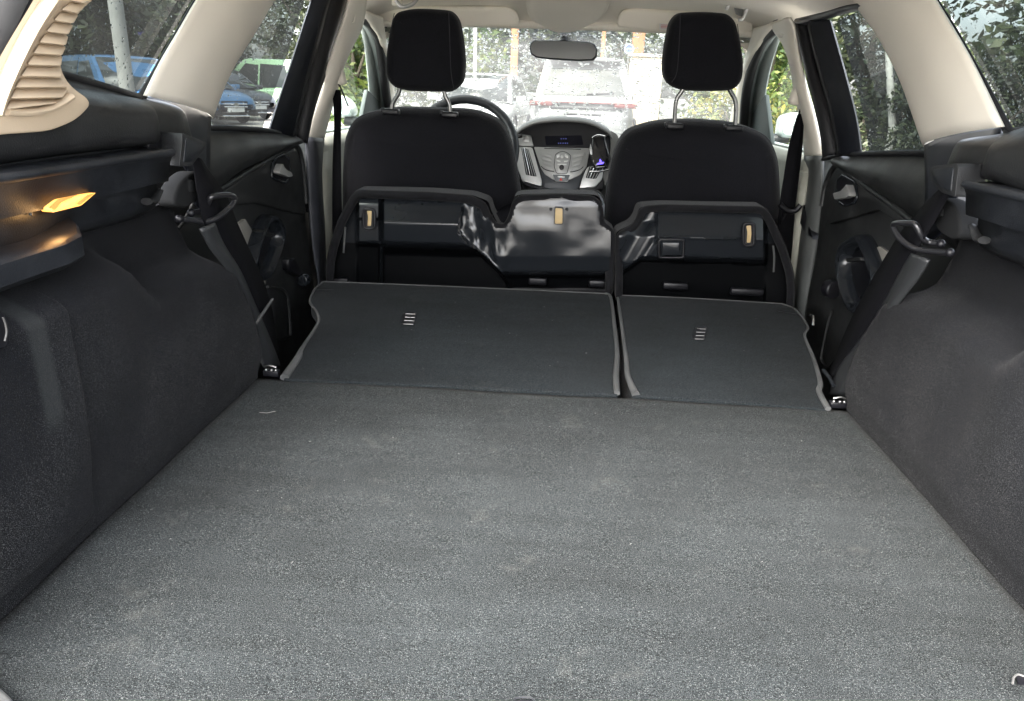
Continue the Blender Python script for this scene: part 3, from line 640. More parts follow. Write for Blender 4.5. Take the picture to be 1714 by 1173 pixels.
# ================================================================== cargo side: upper plastic trim with pads, ledge and hooks
def q3(x, y, X, s):
    p = PX(x, y, X); return Vector((-s*p.x, p.y, p.z))
for s in (-1, 1):
    Lf = s < 0
    t = thing('cargo_side_trim', ('black plastic upper side trim with lit cargo lamp under the vent slats' if Lf else 'black plastic upper side trim under the right quarter window'), 'side trim', 'plastic upper trims of the cargo bay')
    prof = [(-.72, 1.150), (-.665, 1.128), (-.640, 1.118), (-.612, 1.104), (-.604, 1.060), (-.604, 1.052), (-.566, 1.050), (-.560, 1.046), (-.566, 1.036), (-.572, 1.008), (-.590, 1.004), (-.594, .975), (-.600, .966), (-.63, .95)]
    def zofs(Y): return -.035*sst(1.10, 1.42, Y)
    Ys = [.40, .6, .8, .95, 1.02, 1.085]
    MB().grid([[Vector((-s*x, Y, z+zofs(Y))) for x, z in prof] for Y in Ys]).build('trim_panel', PLAST2, t, solid=.004)
    # ledge lip
    MB().tube([Vector((s*.5605, Y, 1.048+zofs(Y))) for Y in (.40, .7, .9, 1.0, 1.085)], .0055, 8).build('ledge', PLAST2, t)
    # padded bolsters on the shoulder
    def bol(y0, y1, cut, nm, zt=1.122, zb=1.064, xi=.572):
        cs = [(.640, zt+.004), (.618, zt+.002), (.592, zt-.010), (xi+.004, zt-.024), (xi, zt-.040), (xi+.003, zb+.008), (.590, zb), (.612, zb)]
        cols = []
        for i in range(9):
            u = i/8; k = 0
            if u > .85: k = (u-.85)/.15
            if u < .06: k = 1-u/.06
            cols.append([Vector((s*(x+.035*k**2*(1 if x < .61 else .3)), y0+(y1-y0)*u-cut*(zt-z) , z+zofs(y0+(y1-y0)*u))) for x, z in cs])
        MB().grid(loft(cols, 2, 3)).build(nm, PLAST, t, solid=.004)
    if Lf: pads = [([(-60, 122), (40, 138), (100, 149), (150, 157), (200, 166), (240, 173), (257, 179), (264, 186)], [(-60, 282), (40, 266), (100, 258), (150, 252), (200, 247), (240, 242), (264, 239), (273, 236)], .578), ([(240, 170), (262, 173), (285, 178), (301, 184), (309, 190)], [(255, 244), (268, 241), (292, 238), (312, 235), (320, 232)], .592)]
    else: pads = [([(1800, 198), (1750, 212), (1714, 221), (1690, 228), (1672, 234), (1661, 239), (1655, 244)], [(1800, 350), (1750, 332), (1714, 320), (1690, 311), (1668, 303), (1646, 296), (1636, 290)], .578), ([(1690, 227), (1660, 231), (1630, 234), (1608, 238), (1600, 244)], [(1665, 302), (1640, 294), (1612, 286), (1594, 281), (1586, 278)], .592)]
    for tp_, bt_, X_ in pads:
        rows = []
        for k, dx in ((-.06, .060), (0, .036), (.10, .016), (.22, .005), (.40, .001), (.75, 0), (.90, .002), (.97, .009), (1, .026)):
            row = []
            for i, ((x0, y0), (x1, y1)) in enumerate(zip(tp_, bt_)):
                e = .0 if i < len(tp_)-2 else (.004 if i == len(tp_)-2 else .034)
                row.append(PX(x0+(x1-x0)*k, y0+(y1-y0)*k, s*(X_+dx+e)))
            rows.append(row)
        MB().grid(loft(rows, 1, 3)).build('shoulder_pad', PLAST, t, solid=.004)
    # smooth dark upright at the foot of the pillar
    if Lf: A = [(243, 163), (290, 170), (330, 180), (352, 196)]; B = [(250, 180), (300, 195), (322, 215), (350, 240)]; Cc = [(262, 200), (305, 240), (318, 280), (350, 300)]; D = [(280, 230), (318, 300), (325, 340), (352, 360)]
    else: A = [(1678, 212), (1630, 220), (1580, 230), (1548, 244)]; B = [(1672, 232), (1610, 245), (1575, 262), (1550, 285)]; Cc = [(1650, 255), (1602, 290), (1580, 330), (1550, 350)]; D = [(1630, 280), (1590, 350), (1575, 390), (1548, 410)]
    cols = [PO(A, PX, s*.655), PO(B, PX, s*.645), PO(Cc, PX, s*.640), PO(D, PX, s*.645)]
    MB().grid(loft(cols, 3, 3)).build('pillar_foot', NAVY, t, solid=.005)
    # round cover behind the belt and its small tab
    pr = [(293, 342), (300, 312), (318, 292), (333, 290), (336, 330), (322, 342), (312, 348)] if Lf else [(1605, 392), (1603, 360), (1590, 338), (1568, 332), (1560, 360), (1568, 385), (1590, 400)]
    MB().prism(cr(PO(pr, PX, s*.588), 3, True), (s*.03, 0, 0)).build('round_cover', COVER, t, bevel=.005, seg=3)
    tb = [(318, 300), (328, 300), (330, 320), (320, 322)] if Lf else [(1563, 348), (1576, 346), (1575, 362), (1562, 364)]
    MB().prism(PO(tb, PX, s*.584), (s*.015, 0, 0)).build('cover_tab', COVER, t, bevel=.003)
    # bag hook
    if Lf: hk = [(245, 337), (252, 338), (259, 334), (264, 326), (268, 318)]; rc = [(244, 326), (248, 315), (256, 316), (256, 330), (250, 336)]
    else: hk = [(1648, 402), (1640, 401), (1633, 392), (1630, 383), (1626, 377)]; rc = [(1643, 390), (1645, 374), (1653, 374), (1652, 392)]
    MB().prism(PO(rc, PX, s*.5935), (s*.002, 0, 0)).build('hook_recess', BLACK, t)
    h = cr(PO(hk, PX, s*.583), 4); MB().tube(h, [.009-.004*i/(len(h)-1) for i in range(len(h))], 10, flat=.6).build('hook', PLAST, t)
    # lower tray
    tr = [(-.605, .990), (-.605, .973), (-.553, .9725), (-.548, .969), (-.548, .947), (-.556, .940), (-.605, .940)]
    mb = MB(); cols = []
    for Y, dz, k in ((.40, 0, 1), (.80, 0, 1), (.83, .004, 1), (.855, .010, .6), (.88, .014, 0)):
        cols.append([Vector((-s*(x if x < -.59 else -.595+(x+.595)*k), Y, z+dz)) for x, z in tr])
    mb.grid(cols); mb.f.append(tuple(range((len(cols)-1)*len(tr), len(cols)*len(tr)))); mb.build('tray', PLAST2, t, bevel=.002)
    if Lf:
        tl = [(x, y) for x, y in ((84, 348), (100, 334), (143, 325), (161, 322.5), (136, 344), (88, 355.5))]
        b = MB().prism(rnd(PO(tl, PX, -.562), .002, 2), (-.012, 0, 0)).build('cargo_lamp', LAMPM, t, bevel=.002)
        MB().prism(PO([(134, 343), (158, 323.5), (147, 326), (128, 341)], PX, -.5612), (-.002, 0, 0)).build('lens_end', LAMPH, b)
        MB().prism(rnd(PO([(84, 347), (100, 333), (130, 326), (120, 331), (102, 339), (92, 352)], PX, -.5610), .002), (-.002, 0, 0)).build('lens_rim', LAMPH, b)
        MB().prism(PO([(48, 343), (92, 336), (86, 356), (54, 362)], PX, -.588), (-.006, 0, 0)).build('lamp_recess', BLACK, b)
        MB().tube(PO([(49, 345), (52, 360)], PX, -.585), .002, 6).build('lamp_edge', PIPE, b)
        ld = bpy.data.lights.new('cargo_bulb', 'POINT'); ld.energy = .006; ld.color = (1, .55, .2); ld.shadow_soft_size = .008
        lo = bpy.data.objects.new('cargo_bulb', ld); C.objects.link(lo); lo.parent = b; lo.location = PX(100, 366, -.565)
    sl1 = [(20, 103), (105, 126), (170, 144), (222, 160), (240, 166)] if Lf else [(1680, 213), (1692, 220), (1730, 215), (1790, 204)]
    MB().grid([PO(sl1, PS, -.020), [PX(x, y+14, s*.632) for x, y in sl1], [PX(x, y+30, s*.615) for x, y in sl1]]).build('window_sill', PLAST, t, solid=.003)
    # parcel shelf bracket
    bk = [(305.5, 222), (346.5, 239), (344, 248), (321, 277), (300, 279), (304, 245)] if Lf else [(1556, 283), (1562, 278), (1601.5, 273), (1604, 279), (1598.5, 330), (1576, 322), (1558, 304)]
    br = thing('shelf_bracket', ('wedge shaped black parcel shelf bracket left of the folded bench' if Lf else 'wedge shaped black parcel shelf bracket over the right belt'), 'bracket', 'parcel shelf brackets')
    q = rnd(PO(bk, PX, s*.552), .004, 3)
    MB().prism(q, (s*.045, .012, 0)).build('wedge', PLAST, br, bevel=.004, seg=3)
    cc = sum(q, Vector())/len(q)
    MB().prism([cc+(p-cc)*.72+Vector((-s*.0015, 0, 0)) for p in q], (s*.003, 0, 0)).build('wedge_face', PLAST2, br, bevel=.0012)
    MB().box(cc+Vector((s*.05, -.03, .012)), (.03, .05, .02)).build('bracket_socket', BLACK, br, bevel=.004)
# ================================================================== rear belts, wire loops and the trims beside them
for s in (-1, 1):
    Lf = s < 0
    t = thing('rear_seat_belt', ('black rear seat belt threaded through the left wire loop' if Lf else 'black rear seat belt threaded through the right wire loop'), 'seat belt', 'rear seat belts')
    if Lf:
        a = [(322, 262), (326, 290), (331, 325), (338, 360), (352, 395), (375, 440), (400, 500), (422, 550), (440, 590)]
        b = [(336, 266), (352, 290), (375, 322), (386, 345), (396, 372), (418, 420), (440, 470), (455, 520), (466, 600)]
        loop = [(300, 366), (325, 369), (343, 371), (358, 367), (372, 358), (386, 346), (393, 336), (391, 329), (382, 326), (368, 327), (353, 330), (348, 340), (340, 352), (320, 356)]
        X = -.572; dx = [.0, .0, 0, 0, 0, 0, 0, 0, 0]
    else:
        a = [(1590, 322), (1575, 350), (1560, 378), (1545, 402), (1528, 430), (1500, 478), (1470, 540), (1435, 592), (1397, 640)]
        b = [(1572, 318), (1555, 335), (1535, 358), (1517, 378), (1500, 402), (1468, 455), (1430, 525), (1404, 583), (1386, 630)]
        loop = [(1590, 423), (1562, 421), (1540, 418), (1525, 413), (1510, 403), (1500, 391), (1495, 378), (1501, 373.5), (1515, 373.5), (1531, 375), (1539, 388), (1546, 400), (1556, 405), (1575, 408)]
        X = .572
    ra = cr([PX(x, y, X) for x, y in a], 4); rb = cr([PX(x, y, X-s*(-.01)) for x, y in b], 4)
    MB().grid([ra, [p.lerp(q, .5)+Vector((-s*.003, 0, 0)) for p, q in zip(ra, rb)], rb]).build('webbing', WEB, t, solid=.0025)
    lp = thing('wire_loop', ('bent black wire loop around the belt below the left bracket' if Lf else 'bent black wire loop around the belt below the right bracket'), 'wire loop', 'wire belt loops')
    # the loop juts inward from the wall: its wall ends sit at the wall, the nose stands out
    n = len(loop); pts = []
    for i, (x, y) in enumerate(loop):
        k = math.sin(math.pi*i/(n-1)); pts.append(PX(x, y, s*(.595-.045*k)))
    MB().tube(cr(pts, 4), .0048, 10).build('wire', BLACKWIRE, lp)
    for e in (0, -1): MB().ball(pts[e], .007, 10, 6).build('wire_foot', BLACK, lp)
    # satin side trim below the belt
    st = thing('belt_side_trim', ('slim satin trim strip under the left rear belt' if Lf else 'slim satin trim strip under the right rear belt'), 'trim strip', 'trim strips under the rear belts')
    if Lf: A = [(334, 384), (352, 418), (380, 455), (402, 500), (418, 545), (432, 590), (441, 614)]; B = [(346, 378), (362, 412), (390, 450), (412, 495), (430, 540), (450, 585), (456, 612)]; D = [(358, 373), (374, 410), (402, 455), (424, 505), (446, 555), (462, 595), (468, 612)]
    else: A = [(1556, 436), (1540, 464), (1512, 500), (1494, 524), (1466, 562), (1440, 612), (1416, 662)]; B = [(1542, 430), (1526, 458), (1500, 498), (1478, 532), (1452, 570), (1424, 615), (1402, 660)]; D = [(1527, 424), (1510, 452), (1484, 500), (1460, 540), (1432, 580), (1402, 620), (1388, 660)]
    MB().grid(loft([PO(A, PX, s*.567), PO(B, PX, s*.561), PO(D, PX, s*.572)], 3, 4)).build('strip', mat('satin_grey%d' % s, (.026, .0275, .029), .42, bump=(900, .15, .0004)), st, solid=.005)
    if Lf: MB().tube(PO([(426, 544), (440, 524), (456, 501)], PX, -.56), [.004, .0032, .003], 8).build('belt_stalk', PIPE, st)
    else: MB().tube(cr(PO([(1378, 620), (1388, 632), (1396, 646)], PX, .56), 3), .004, 8).build('belt_stalk', PLAST2, st)
    # seat catch bolted to the floor
    k = thing('seat_catch', ('black and chrome seat catch at the left end of the seat hinge' if Lf else 'black and chrome seat catch at the right end of the seat hinge'), 'seat catch', 'seat catches')
    c = PZ(455, 627, .612) if Lf else PZ(1401, 680, .612)
    MB().box(c+Vector((0, 0, .004)), (.030, .014, .012)).build('base', BLACK, k, bevel=.002)
    for dx in (-.009, .002, .010): MB().ball(c+Vector((dx, -.004, .011)), .0034, 10, 8).build('chrome_stud', STEEL, k)
    MB().tube([c+Vector((-.012, -.006, .018)), c+Vector((0, -.008, .022)), c+Vector((.012, -.006, .018))], .0025, 8).build('striker', STEEL, k)
# ================================================================== rear quarter windows, pillar trims
for s in (-1, 1):
    Lf = s < 0
    t = thing('quarter_window', ('tinted rear quarter window with blue cars outside' if Lf else 'tinted rear quarter window with dark trees outside'), 'window', 'rear quarter windows')
    if Lf: E = [(420, -140), (375, -70), (332, 0), (303, 50), (271, 105), (242, 155), (234, 163), (222, 161), (170, 145), (105, 127), (40, 110), (-120, 70)]
    else: E = [(1490, -140), (1524, -70), (1563, 0), (1594, 50), (1627, 108), (1660, 168), (1684, 212), (1692, 221), (1704, 221), (1730, 216), (1790, 205), (1880, 190)]
    e = [PS(x, y, -.022) for x, y in E]
    MB().tube(cr(e, 3), .006, 8, flat=1.2).build('window_seal', RUBBER, t)
    g = [p+Vector((s*.012, 0, 0)) for p in e]; far = [PS(x, y, -.01) for x, y in ([(-260, 60), (-100, -200)] if Lf else [(1990, 190), (1800, -200)])]
    MB().add(g+far, [tuple(range(len(g)+2))]).build('pane', TINT, t)
    cn = [PS(x, y, -.008) for x, y in ([(110, 0), (330, 0), (235, 155), (108, 125)] if Lf else [(1566, 0), (1740, 0), (1740, 212), (1692, 214)])]
    def gq(u, v, c=cn): return c[0].lerp(c[1], (u+1)/2).lerp(c[3].lerp(c[2], (u+1)/2), v)
    drops(200 if Lf else 300, gq, [.0008, .0011, .0015, .002], 'raindrops', t, 21+s, s)
    # C pillar
    t = thing('rear_pillar', ('broad cream pillar trim between the left rear windows' if Lf else 'broad cream pillar trim between the right rear windows'), 'pillar', 'broad rear pillars')
    if Lf: A = [(418, -140), (373, -70), (330, 0), (301, 50), (269, 105), (242, 160)]; F = [(545, -140), (497, -70), (455, 0), (425, 50), (392, 105), (354, 198)]; F = [(540, -130), (492, -65), (452, 8), (421, 60), (383, 122), (353, 197)]
    else: A = [(1493, -140), (1526, -70), (1566, 0), (1596, 50), (1629, 108), (1679, 212)]; F = [(1380, -60), (1412, -30), (1438, 14), (1470, 58), (1508, 130), (1548, 244)]
    p0, p3 = PO(A, PS, -.034), PO(F, PS, -.012)
    p1 = [a.lerp(b, .3)+Vector((-s*.022, 0, 0)) for a, b in zip(p0, p3)]; p2 = [a.lerp(b, .75)+Vector((-s*.022, 0, 0)) for a, b in zip(p0, p3)]
    p4 = [p+Vector((s*.03, .03, 0)) for p in p3]
    MB().grid(loft([p0, p1, p2, p3, p4], 4, 4)).build('pillar_trim', CREAM, t, solid=.006)
# vent-slatted rear corner trim
t = thing('corner_trim', 'tan corner trim with a column of vent slats at the left', 'corner trim')
def PD(x, y, o=0): return onp(x, y, (-.566-o, 0, 1.09), (-1, 0, .25))
out = [(95, -90), (45, 0), (0, 72), (-60, 168), (-80, 240), (0, 226), (61, 221.5), (90, 217), (122, 204), (141, 189), (151, 175), (146, 163), (133, 153), (119, 141), (108, 124), (103, 106), (106, 88), (113, 60), (122, 38), (140, 16), (165, -10), (215, -80)]
MB().prism(cr(PO(out, PD), 3, True), (-.012, 0, 0)).build('corner_panel', TAN, t, bevel=.004, seg=2)
SL = [((138, -16), (157, -10)), ((119, 1), (143, 7)), ((102, 17), (131, 23)), ((90, 34.5), (123, 40)), ((77, 53), (114.5, 58.5)), ((65.5, 71.5), (110.5, 76)), ((55, 90), (104.5, 92.5)), ((45, 109), (102.5, 110.5)), ((35, 128), (103, 129.5)), ((25.5, 146.5), (114, 146.5)), ((16.5, 165.5), (106, 164)), ((10, 184), (92, 174))]
for i in range(len(SL)-1):
    (a0, a1), (b0, b1) = SL[i], SL[i+1]
    tl, tr_ = PD(a0[0], a0[1]+1.5, -.001), PD(a1[0], a1[1]+1.5, -.001); bl, brr = PD(b0[0], b0[1]-1, -.013), PD(b1[0], b1[1]-1, -.013)
    bi, bj = PD(b0[0], b0[1]-.5, .002), PD(b1[0], b1[1]-.5, .002); ti, tj = PD(a0[0], a0[1]+1.5, .004), PD(a1[0], a1[1]+1.5, .004)
    MB().add([tl, tr_, brr, bl, ti, tj, bj, bi], [(0, 1, 2, 3), (7, 6, 5, 4), (0, 4, 5, 1), (3, 2, 6, 7), (0, 3, 7, 4), (1, 5, 6, 2)]).build('slat', TAN, t, bevel=.0015)
rim = [(40, -10), (8, 168), (10, 192), (60, 190), (95, 180), (112, 168), (124, 156)]
MB().tube(cr(PO([(8, 186), (40, 188), (75, 184), (100, 173), (118, 161)], PD, -.004), 4), .006, 8, flat=.7).build('vent_rim', TAN, t)
MB().tube(cr(PO([(130, -60), (70, 20), (35, 80), (3, 150), (-10, 190)], PD, -.004), 4), .011, 8, flat=.6).build('raised_rib', TAN, t)
t2 = thing('corner_trim', 'tan corner trim barely showing at the top right corner', 'corner trim', 'rear corner trims'); t['group'] = 'rear corner trims'
for c in list(t.children):
    me = c.data.copy(); me.transform(Matrix.Diagonal((-1, 1, 1, 1))); me.flip_normals(); d = bpy.data.objects.new(c.name.split('.')[0], me); C.objects.link(d); d.parent = t2
t = thing('tailgate_seal', 'black rubber tailgate seal at the top left corner', 'rubber seal')
MB().tube(cr([onp(x, y, (-.60, .62, 1.1), (-.6, -1, .2)) for x, y in ((40, -80), (6, -20), (-12, 20), (-36, 66), (-80, 150))], 4), .014, 12).build('bulb', mat('seal_rubber', (.06, .06, .062), .55, bump=(300, .1, .001)), t)
MB().tube(cr([onp(x, y, (-.60, .66, 1.1), (-.6, -1, .2)) for x, y in ((82, -80), (46, -20), (24, 18), (-4, 66), (-50, 150))], 4), .006, 8).build('seal_lip', RUBBER, t)
# pieces at the sill
t = thing('tie_hook', 'white tie down ring at the right edge of the cargo floor', 'tie down')
MB().tube(cr(PO([(1714, 1132), (1704, 1129), (1697, 1134), (1695, 1144)], PZ, FL+.006), 4), .0011, 8).build('ring', mat('white_plastic', (.09, .09, .088), .5), t)
MB().prism(rnd(PO([(1700, 1134), (1722, 1130), (1724, 1146), (1702, 1146)], PZ, FL+.002), .003), (0, 0, .003)).build('ring_plate', BLACK, t)
t = thing('floor_pull', 'grey floor pull handle at the bottom centre of the felt', 'floor handle')
MB().tube(cr(PO([(856, 1178), (862, 1169), (875, 1167), (890, 1168), (898, 1178)], PZ, FL+.005), 4), .0008, 8).build('pull_rim', PLAST2, t)
MB().prism(PO([(860, 1172), (896, 1172), (900, 1190), (858, 1190)], PZ, FL+.0035), (0, 0, -.002)).build('pull_recess', BLACK, t)
t = thing('sill_trim', 'pale grey plastic sill end at the bottom left corner', 'sill trim')
MB().prism(cr(PO([(-60, 1120), (-10, 1142), (10, 1156), (24, 1176), (20, 1230), (-80, 1230)], PZ, FL+.02), 3, True), (0, 0, -.02)).build('sill_end', PIPE, t, bevel=.006, seg=3)
# ================================================================== folded rear seat backs
SP0, SN = (0, 1.31, .616), (0, -.0905, 1)
def SB(x, y, up=0): return onp(x, y, (0, 1.31, .616+up), SN)
UPS = Vector(SN).normalized()
def seatback(lab, out, rad, edges, slot, bars, marks):
    t = thing('folded_seatback', lab, 'seat back', 'folded rear seat backs')
    pts = rnd([SB(x, y) for x, y in out], rad, 4)
    MB().prism(pts, -UPS*.035).build('carpet_board', SEATC, t, bevel=.004, seg=2)
    cc = sum(pts, Vector())/len(pts)
    pad([cc+(p-cc)*.97-UPS*.036 for p in pts], -UPS*.15, .05, 4).build('seat_padding', FABRIC, t)
    for e, wd in edges:
        P_ = [SB(x, y, .001) for x, y in e]; n = 5
        a = cr(P_, n); rr = []
        for i in range(len(a)):
            k = i/(len(a)-1)*(len(wd)-1); j = min(int(k), len(wd)-2); rr.append(wd[j]+(wd[j+1]-wd[j])*(k-j))
        MB().tube(a, rr, 10, flat=.75).build('edge_trim', PIPE, t)
    MB().tube([SB(x, y, .0005) for x, y in slot], .0022, 6, flat=.5).build('slot', BLACK, t)
    x, y, wx, wy = bars
    an = MB().prism(rnd([SB(x-wx+3, y-wy, .0008), SB(x+wx+2, y-wy, .0008), SB(x+wx-2, y+wy, .0008), SB(x-wx-3, y+wy, .0008)], .003), UPS*.0012).build('anchor_bracket', BLACK, t)
    for k in range(4):
        yy = y-wy+2+k*(2*wy-3)/3
        MB().tube([SB(x-wx+6-k*1.2, yy, .004), SB(x+wx-k*1.2, yy+.6, .004)], .0011, 8).build('anchor_bar', STEEL, an)
    return t
seatback('wide grey felt folded seat back in front of the left cushion',
    [(540, 471), (700, 477), (1014, 491), (1024, 500), (1034, 560), (1038, 610), (1034, 660), (760, 646), (474, 634), (497, 600), (508, 580), (532, 541), (530, 522), (519, 506), (527, 484)],
    [.01, .0, .012, .01, .02, .02, .004, 0, .004, .02, .02, .02, .02, .012, .012],
    [([(540, 472), (527, 484), (519, 505), (530, 522), (532, 541), (506, 582), (498, 600), (476, 632)], [.002, .0025, .003, .003, .0035, .0045, .008, .009]),
     ([(1012, 491), (1022, 497), (1028, 540), (1033, 590), (1031, 630), (1033, 658)], [.003, .004, .0045, .005, .0065, .006]),
     ([(541, 471), (700, 477), (860, 484), (1012, 491)], [.0016, .0016])],
    [(525, 485), (545, 485), (558, 484.5)], (684, 533, 11, 10), None)
seatback('narrow grey felt folded seat back in front of the right cushion',
    [(1033, 496), (1044, 494), (1160, 499), (1306, 507), (1330, 517), (1341, 530), (1352, 546), (1348, 562), (1366, 610), (1376, 652), (1386, 685), (1220, 671), (1058, 661), (1050, 610), (1041, 550)],
    [.01, .006, 0, .012, .012, .01, .01, .01, .03, .02, .004, 0, .004, .02, .02],
    [([(1034, 498), (1040, 540), (1048, 600), (1051, 630), (1064, 660)], [.003, .004, .005, .006, .008]),
     ([(1308, 508), (1332, 518), (1352, 546), (1347, 562), (1362, 600), (1373, 640), (1371, 655), (1386, 684)], [.002, .0022, .003, .003, .004, .005, .006, .006]),
     ([(1042, 494), (1160, 499), (1308, 508)], [.0014, .0014])],
    [(1300, 521), (1318, 524), (1334, 526)], (1171, 558, 10, 10), None)
# ================================================================== flipped rear seat cushions, undersides towards the tailgate
YC = 2.03
def cushion(lab, out, inner, h, x0, x1, y0, y1, step=2.6):
    t = thing('flipped_seat_cushion', lab, 'seat cushion', 'rear seat cushions flipped upright')
    o = rnd([PY(x, y, YC-.012)+Vector((0, .062, 0)) for x, y in out], .012, 3)
    i_ = rnd([PY(x, y, YC-.004) for x, y in inner], .012, 3)
    pad(o, (0, .06, 0), .028, 4, .0).build('fabric_side', FABRIC, t)
    n_ = len(o); MB().grid([[p-Vector((0, .062, 0)) for p in o+o[:1]], [p for p in o+o[:1]], [p+Vector((0, .03, 0)) for p in o+o[:1]]]).build('side_band', FABRIC, t)
    a = cr([PY(x, y, YC-.014) for x, y in out], 1); a = rnd(a, .014, 4)
    c = [PY(*[(p+q)/2 for p, q in zip(A, B)], YC-.016) for A, B in zip(out, inner)]; c = rnd(c, .016, 4)
    wd = [(PY(*A, YC)-PY(*B, YC)).length*.5 for A, B in zip(out, inner)]; r = sum(wd)/len(wd)
    MB().tube(c, max(r*.88, .008), 12, closed=True).build('border', FELT, t)
    nx, ny = int((x1-x0)/step)+1, int((y1-y0)/step)+1
    X = [x0+(x1-x0)*k/(nx-1) for k in range(nx)]; Yv = [y0+(y1-y0)*k/(ny-1) for k in range(ny)]
    mid = [((A[0]*.5+B[0]*.5), (A[1]*.5+B[1]*.5)) for A, B in zip(out, inner)]
    rows = [[PY(x, y, YC-h(x, y)) for x in X] for y in Yv]
    keep = lambda i, j: inside(((X[j]+X[j+1])/2, (Yv[i]+Yv[i+1])/2), mid)
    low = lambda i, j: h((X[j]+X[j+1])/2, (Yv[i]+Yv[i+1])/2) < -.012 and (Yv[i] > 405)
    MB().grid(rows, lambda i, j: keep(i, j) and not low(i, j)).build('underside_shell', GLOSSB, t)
    MB().grid(rows, lambda i, j: keep(i, j) and low(i, j)).build('shaded_lower_shell', SHELL_SHADE, t)  # lower faces split off to carry the painted shade
    return t
def lin(v, pts):
    if v <= pts[0][0]: return pts[0][1]
    for (a, p), (b, q) in zip(pts, pts[1:]):
        if v <= b: return p+(q-p)*(v-a)/(b-a)
    return pts[-1][1]
def hL(x, y):
    yy = y-(x-640)*.028
    xb = lin(y, [(325, 782), (345, 774), (384, 768), (398, 772), (412, 786), (435, 815), (458, 838), (475, 850)])
    blk = lin(yy, [(328, .004), (332, .010), (371, .060), (375, .060), (404, .052), (411, .026), (416, -.02), (425, -.045), (470, -.05)])*sst(639, 643, x)
    plt = lin(yy, [(324, .0), (342, .030), (366, .034), (369, .008), (405, .006), (412, -.03), (470, -.05)])*sst(596, 601, x)*(1-sst(634, 637, x)) + (1-sst(596, 601, x))*-.035
    if x > 636 and x < 643: plt = -.004*(1-sst(639, 643, x))
    v1 = blk if x > 639 else plt
    bu = lin(y, [(335, .026), (345, .029), (385, .034), (430, .035), (454, .024), (460, .0), (464, -.04), (480, -.05)])
    bu += .0012*math.sin(x*.045+y*.03)*math.sin(y*.05-x*.012)+.003*math.sin(x*.11-y*.02)*sst(880, 800, x)
    bu += .006*mnoise.noise(Vector((x*.022, y*.022, 3)))+.0045*mnoise.noise(Vector((x*.07, y*.035, 7)))*sst(890, 800, x)*2
    bu -= .012*sst(845, 800, x); bu += .006*math.sin((x-800)*.06)*sst(860, 800, x)
    w_ = sst(xb-2, xb+3, x)
    rim = .012*math.exp(-((x-xb)/5)**2)*sst(392, 400, y)
    return v1*(1-w_)+bu*w_+rim*w_
outL = [(543, 490), (545, 440), (553, 405), (566, 366), (592, 318), (640, 319), (720, 321), (790, 326), (818, 336), (822, 352), (836, 379), (846, 379), (856, 356), (860, 328), (872, 325), (940, 323), (1000, 326), (1008, 336), (1010, 372), (1030, 386), (1026, 440), (1026, 492)]
inL = [(561, 490), (561, 440), (567, 412), (580, 372), (603, 330), (640, 332), (720, 335), (782, 340), (800, 352), (806, 368), (822, 383), (848, 385), (860, 372), (870, 345), (880, 341), (940, 338), (985, 343), (996, 356), (1000, 380), (1016, 392), (1015, 440), (1013, 492)]
t = cushion('wide flipped rear seat cushion with pale yellow clip on its glossy underside', outL, inL, hL, 552, 1030, 324, 490)
def bezel(t, pts, yel, X=YC-.036, nm='catch_bezel'):
    P_ = rnd(PO(pts, PY, X), .012, 5)
    b = MB().tube(P_, .0042, 8, closed=True).build(nm, BLACK, t)
    MB().prism(P_, (0, .01, 0)).build('catch_recess', BLACK, b)
    MB().prism(rnd(PO(yel, PY, X-.0012), .003, 3), (0, .001, 0)).build('yellow_insert', YEL, b, bevel=.0004)
bezel(t, [(609, 350), (627, 350), (627, 383), (609, 383)], [(614, 352), (622, 352), (622, 358), (621, 378), (615, 378), (616, 362)])
P_ = rnd(PO([(928, 346), (943, 347), (943, 376), (927, 376)], PY, YC-.042), .005, 4)
b = MB().prism(P_, (0, .03, 0)).build('clip_rim', BLACK, t)
MB().prism(rnd(PO([(929.5, 348), (941.5, 348.7), (941.5, 374.5), (928.7, 374.5)], PY, YC-.0435), .004, 4), (0, .003, 0)).build('clip', YEL, b, bevel=.0008)
for x in (922, 949): MB().ball(PY(x, 350, YC-.034), .004, 10, 6).build('rivet', GLOSSB, t)
MB().tube(cr(PO([(578, 380), (577, 395), (575, 423)], PY, YC-.02), 3), .0028, 6).build('release_strap', PIPE, t)
for x, y in ((569, 470), (900, 470), (1000, 474)): MB().box(PY(x, y, YC+.01), (.05, .02, .02)).build('hinge_block', BLACK, t, bevel=.004)
def hR(x, y):
    yy = y-(x-1090)*.025
    bl = lin(yy, [(344, .0), (350, .006), (392, .044), (396, .050), (400, .046), (428, .038), (433, .015), (438, -.03), (500, -.05)])
    xb = lin(y, [(340, 1100), (390, 1098), (405, 1096), (425, 1082), (440, 1062), (455, 1042), (500, 1030)])
    lf = lin(y, [(370, .006), (395, .030), (440, .028), (452, .005), (458, -.04)])+.006*math.sin(x*.12+y*.07)
    w_ = sst(xb-3, xb+6, x)
    rt = sst(1278, 1283, x)
    return (lf*(1-w_)+bl*w_)*(1-rt)+rt*-.035
outR = [(1030, 505), (1031, 450), (1030, 388), (1056, 376), (1064, 366), (1070, 346), (1110, 343), (1200, 345), (1283, 346), (1300, 376), (1316, 412), (1328, 450), (1332, 480), (1330, 520)]
inR = [(1042, 505), (1042, 450), (1041, 400), (1066, 385), (1074, 372), (1082, 354), (1110, 352), (1200, 354), (1272, 356), (1286, 385), (1300, 418), (1312, 455), (1315, 480), (1314, 520)]
t = cushion('narrow flipped rear seat cushion with square recess on its black underside', outR, inR, hR, 1034, 1332, 344, 515)
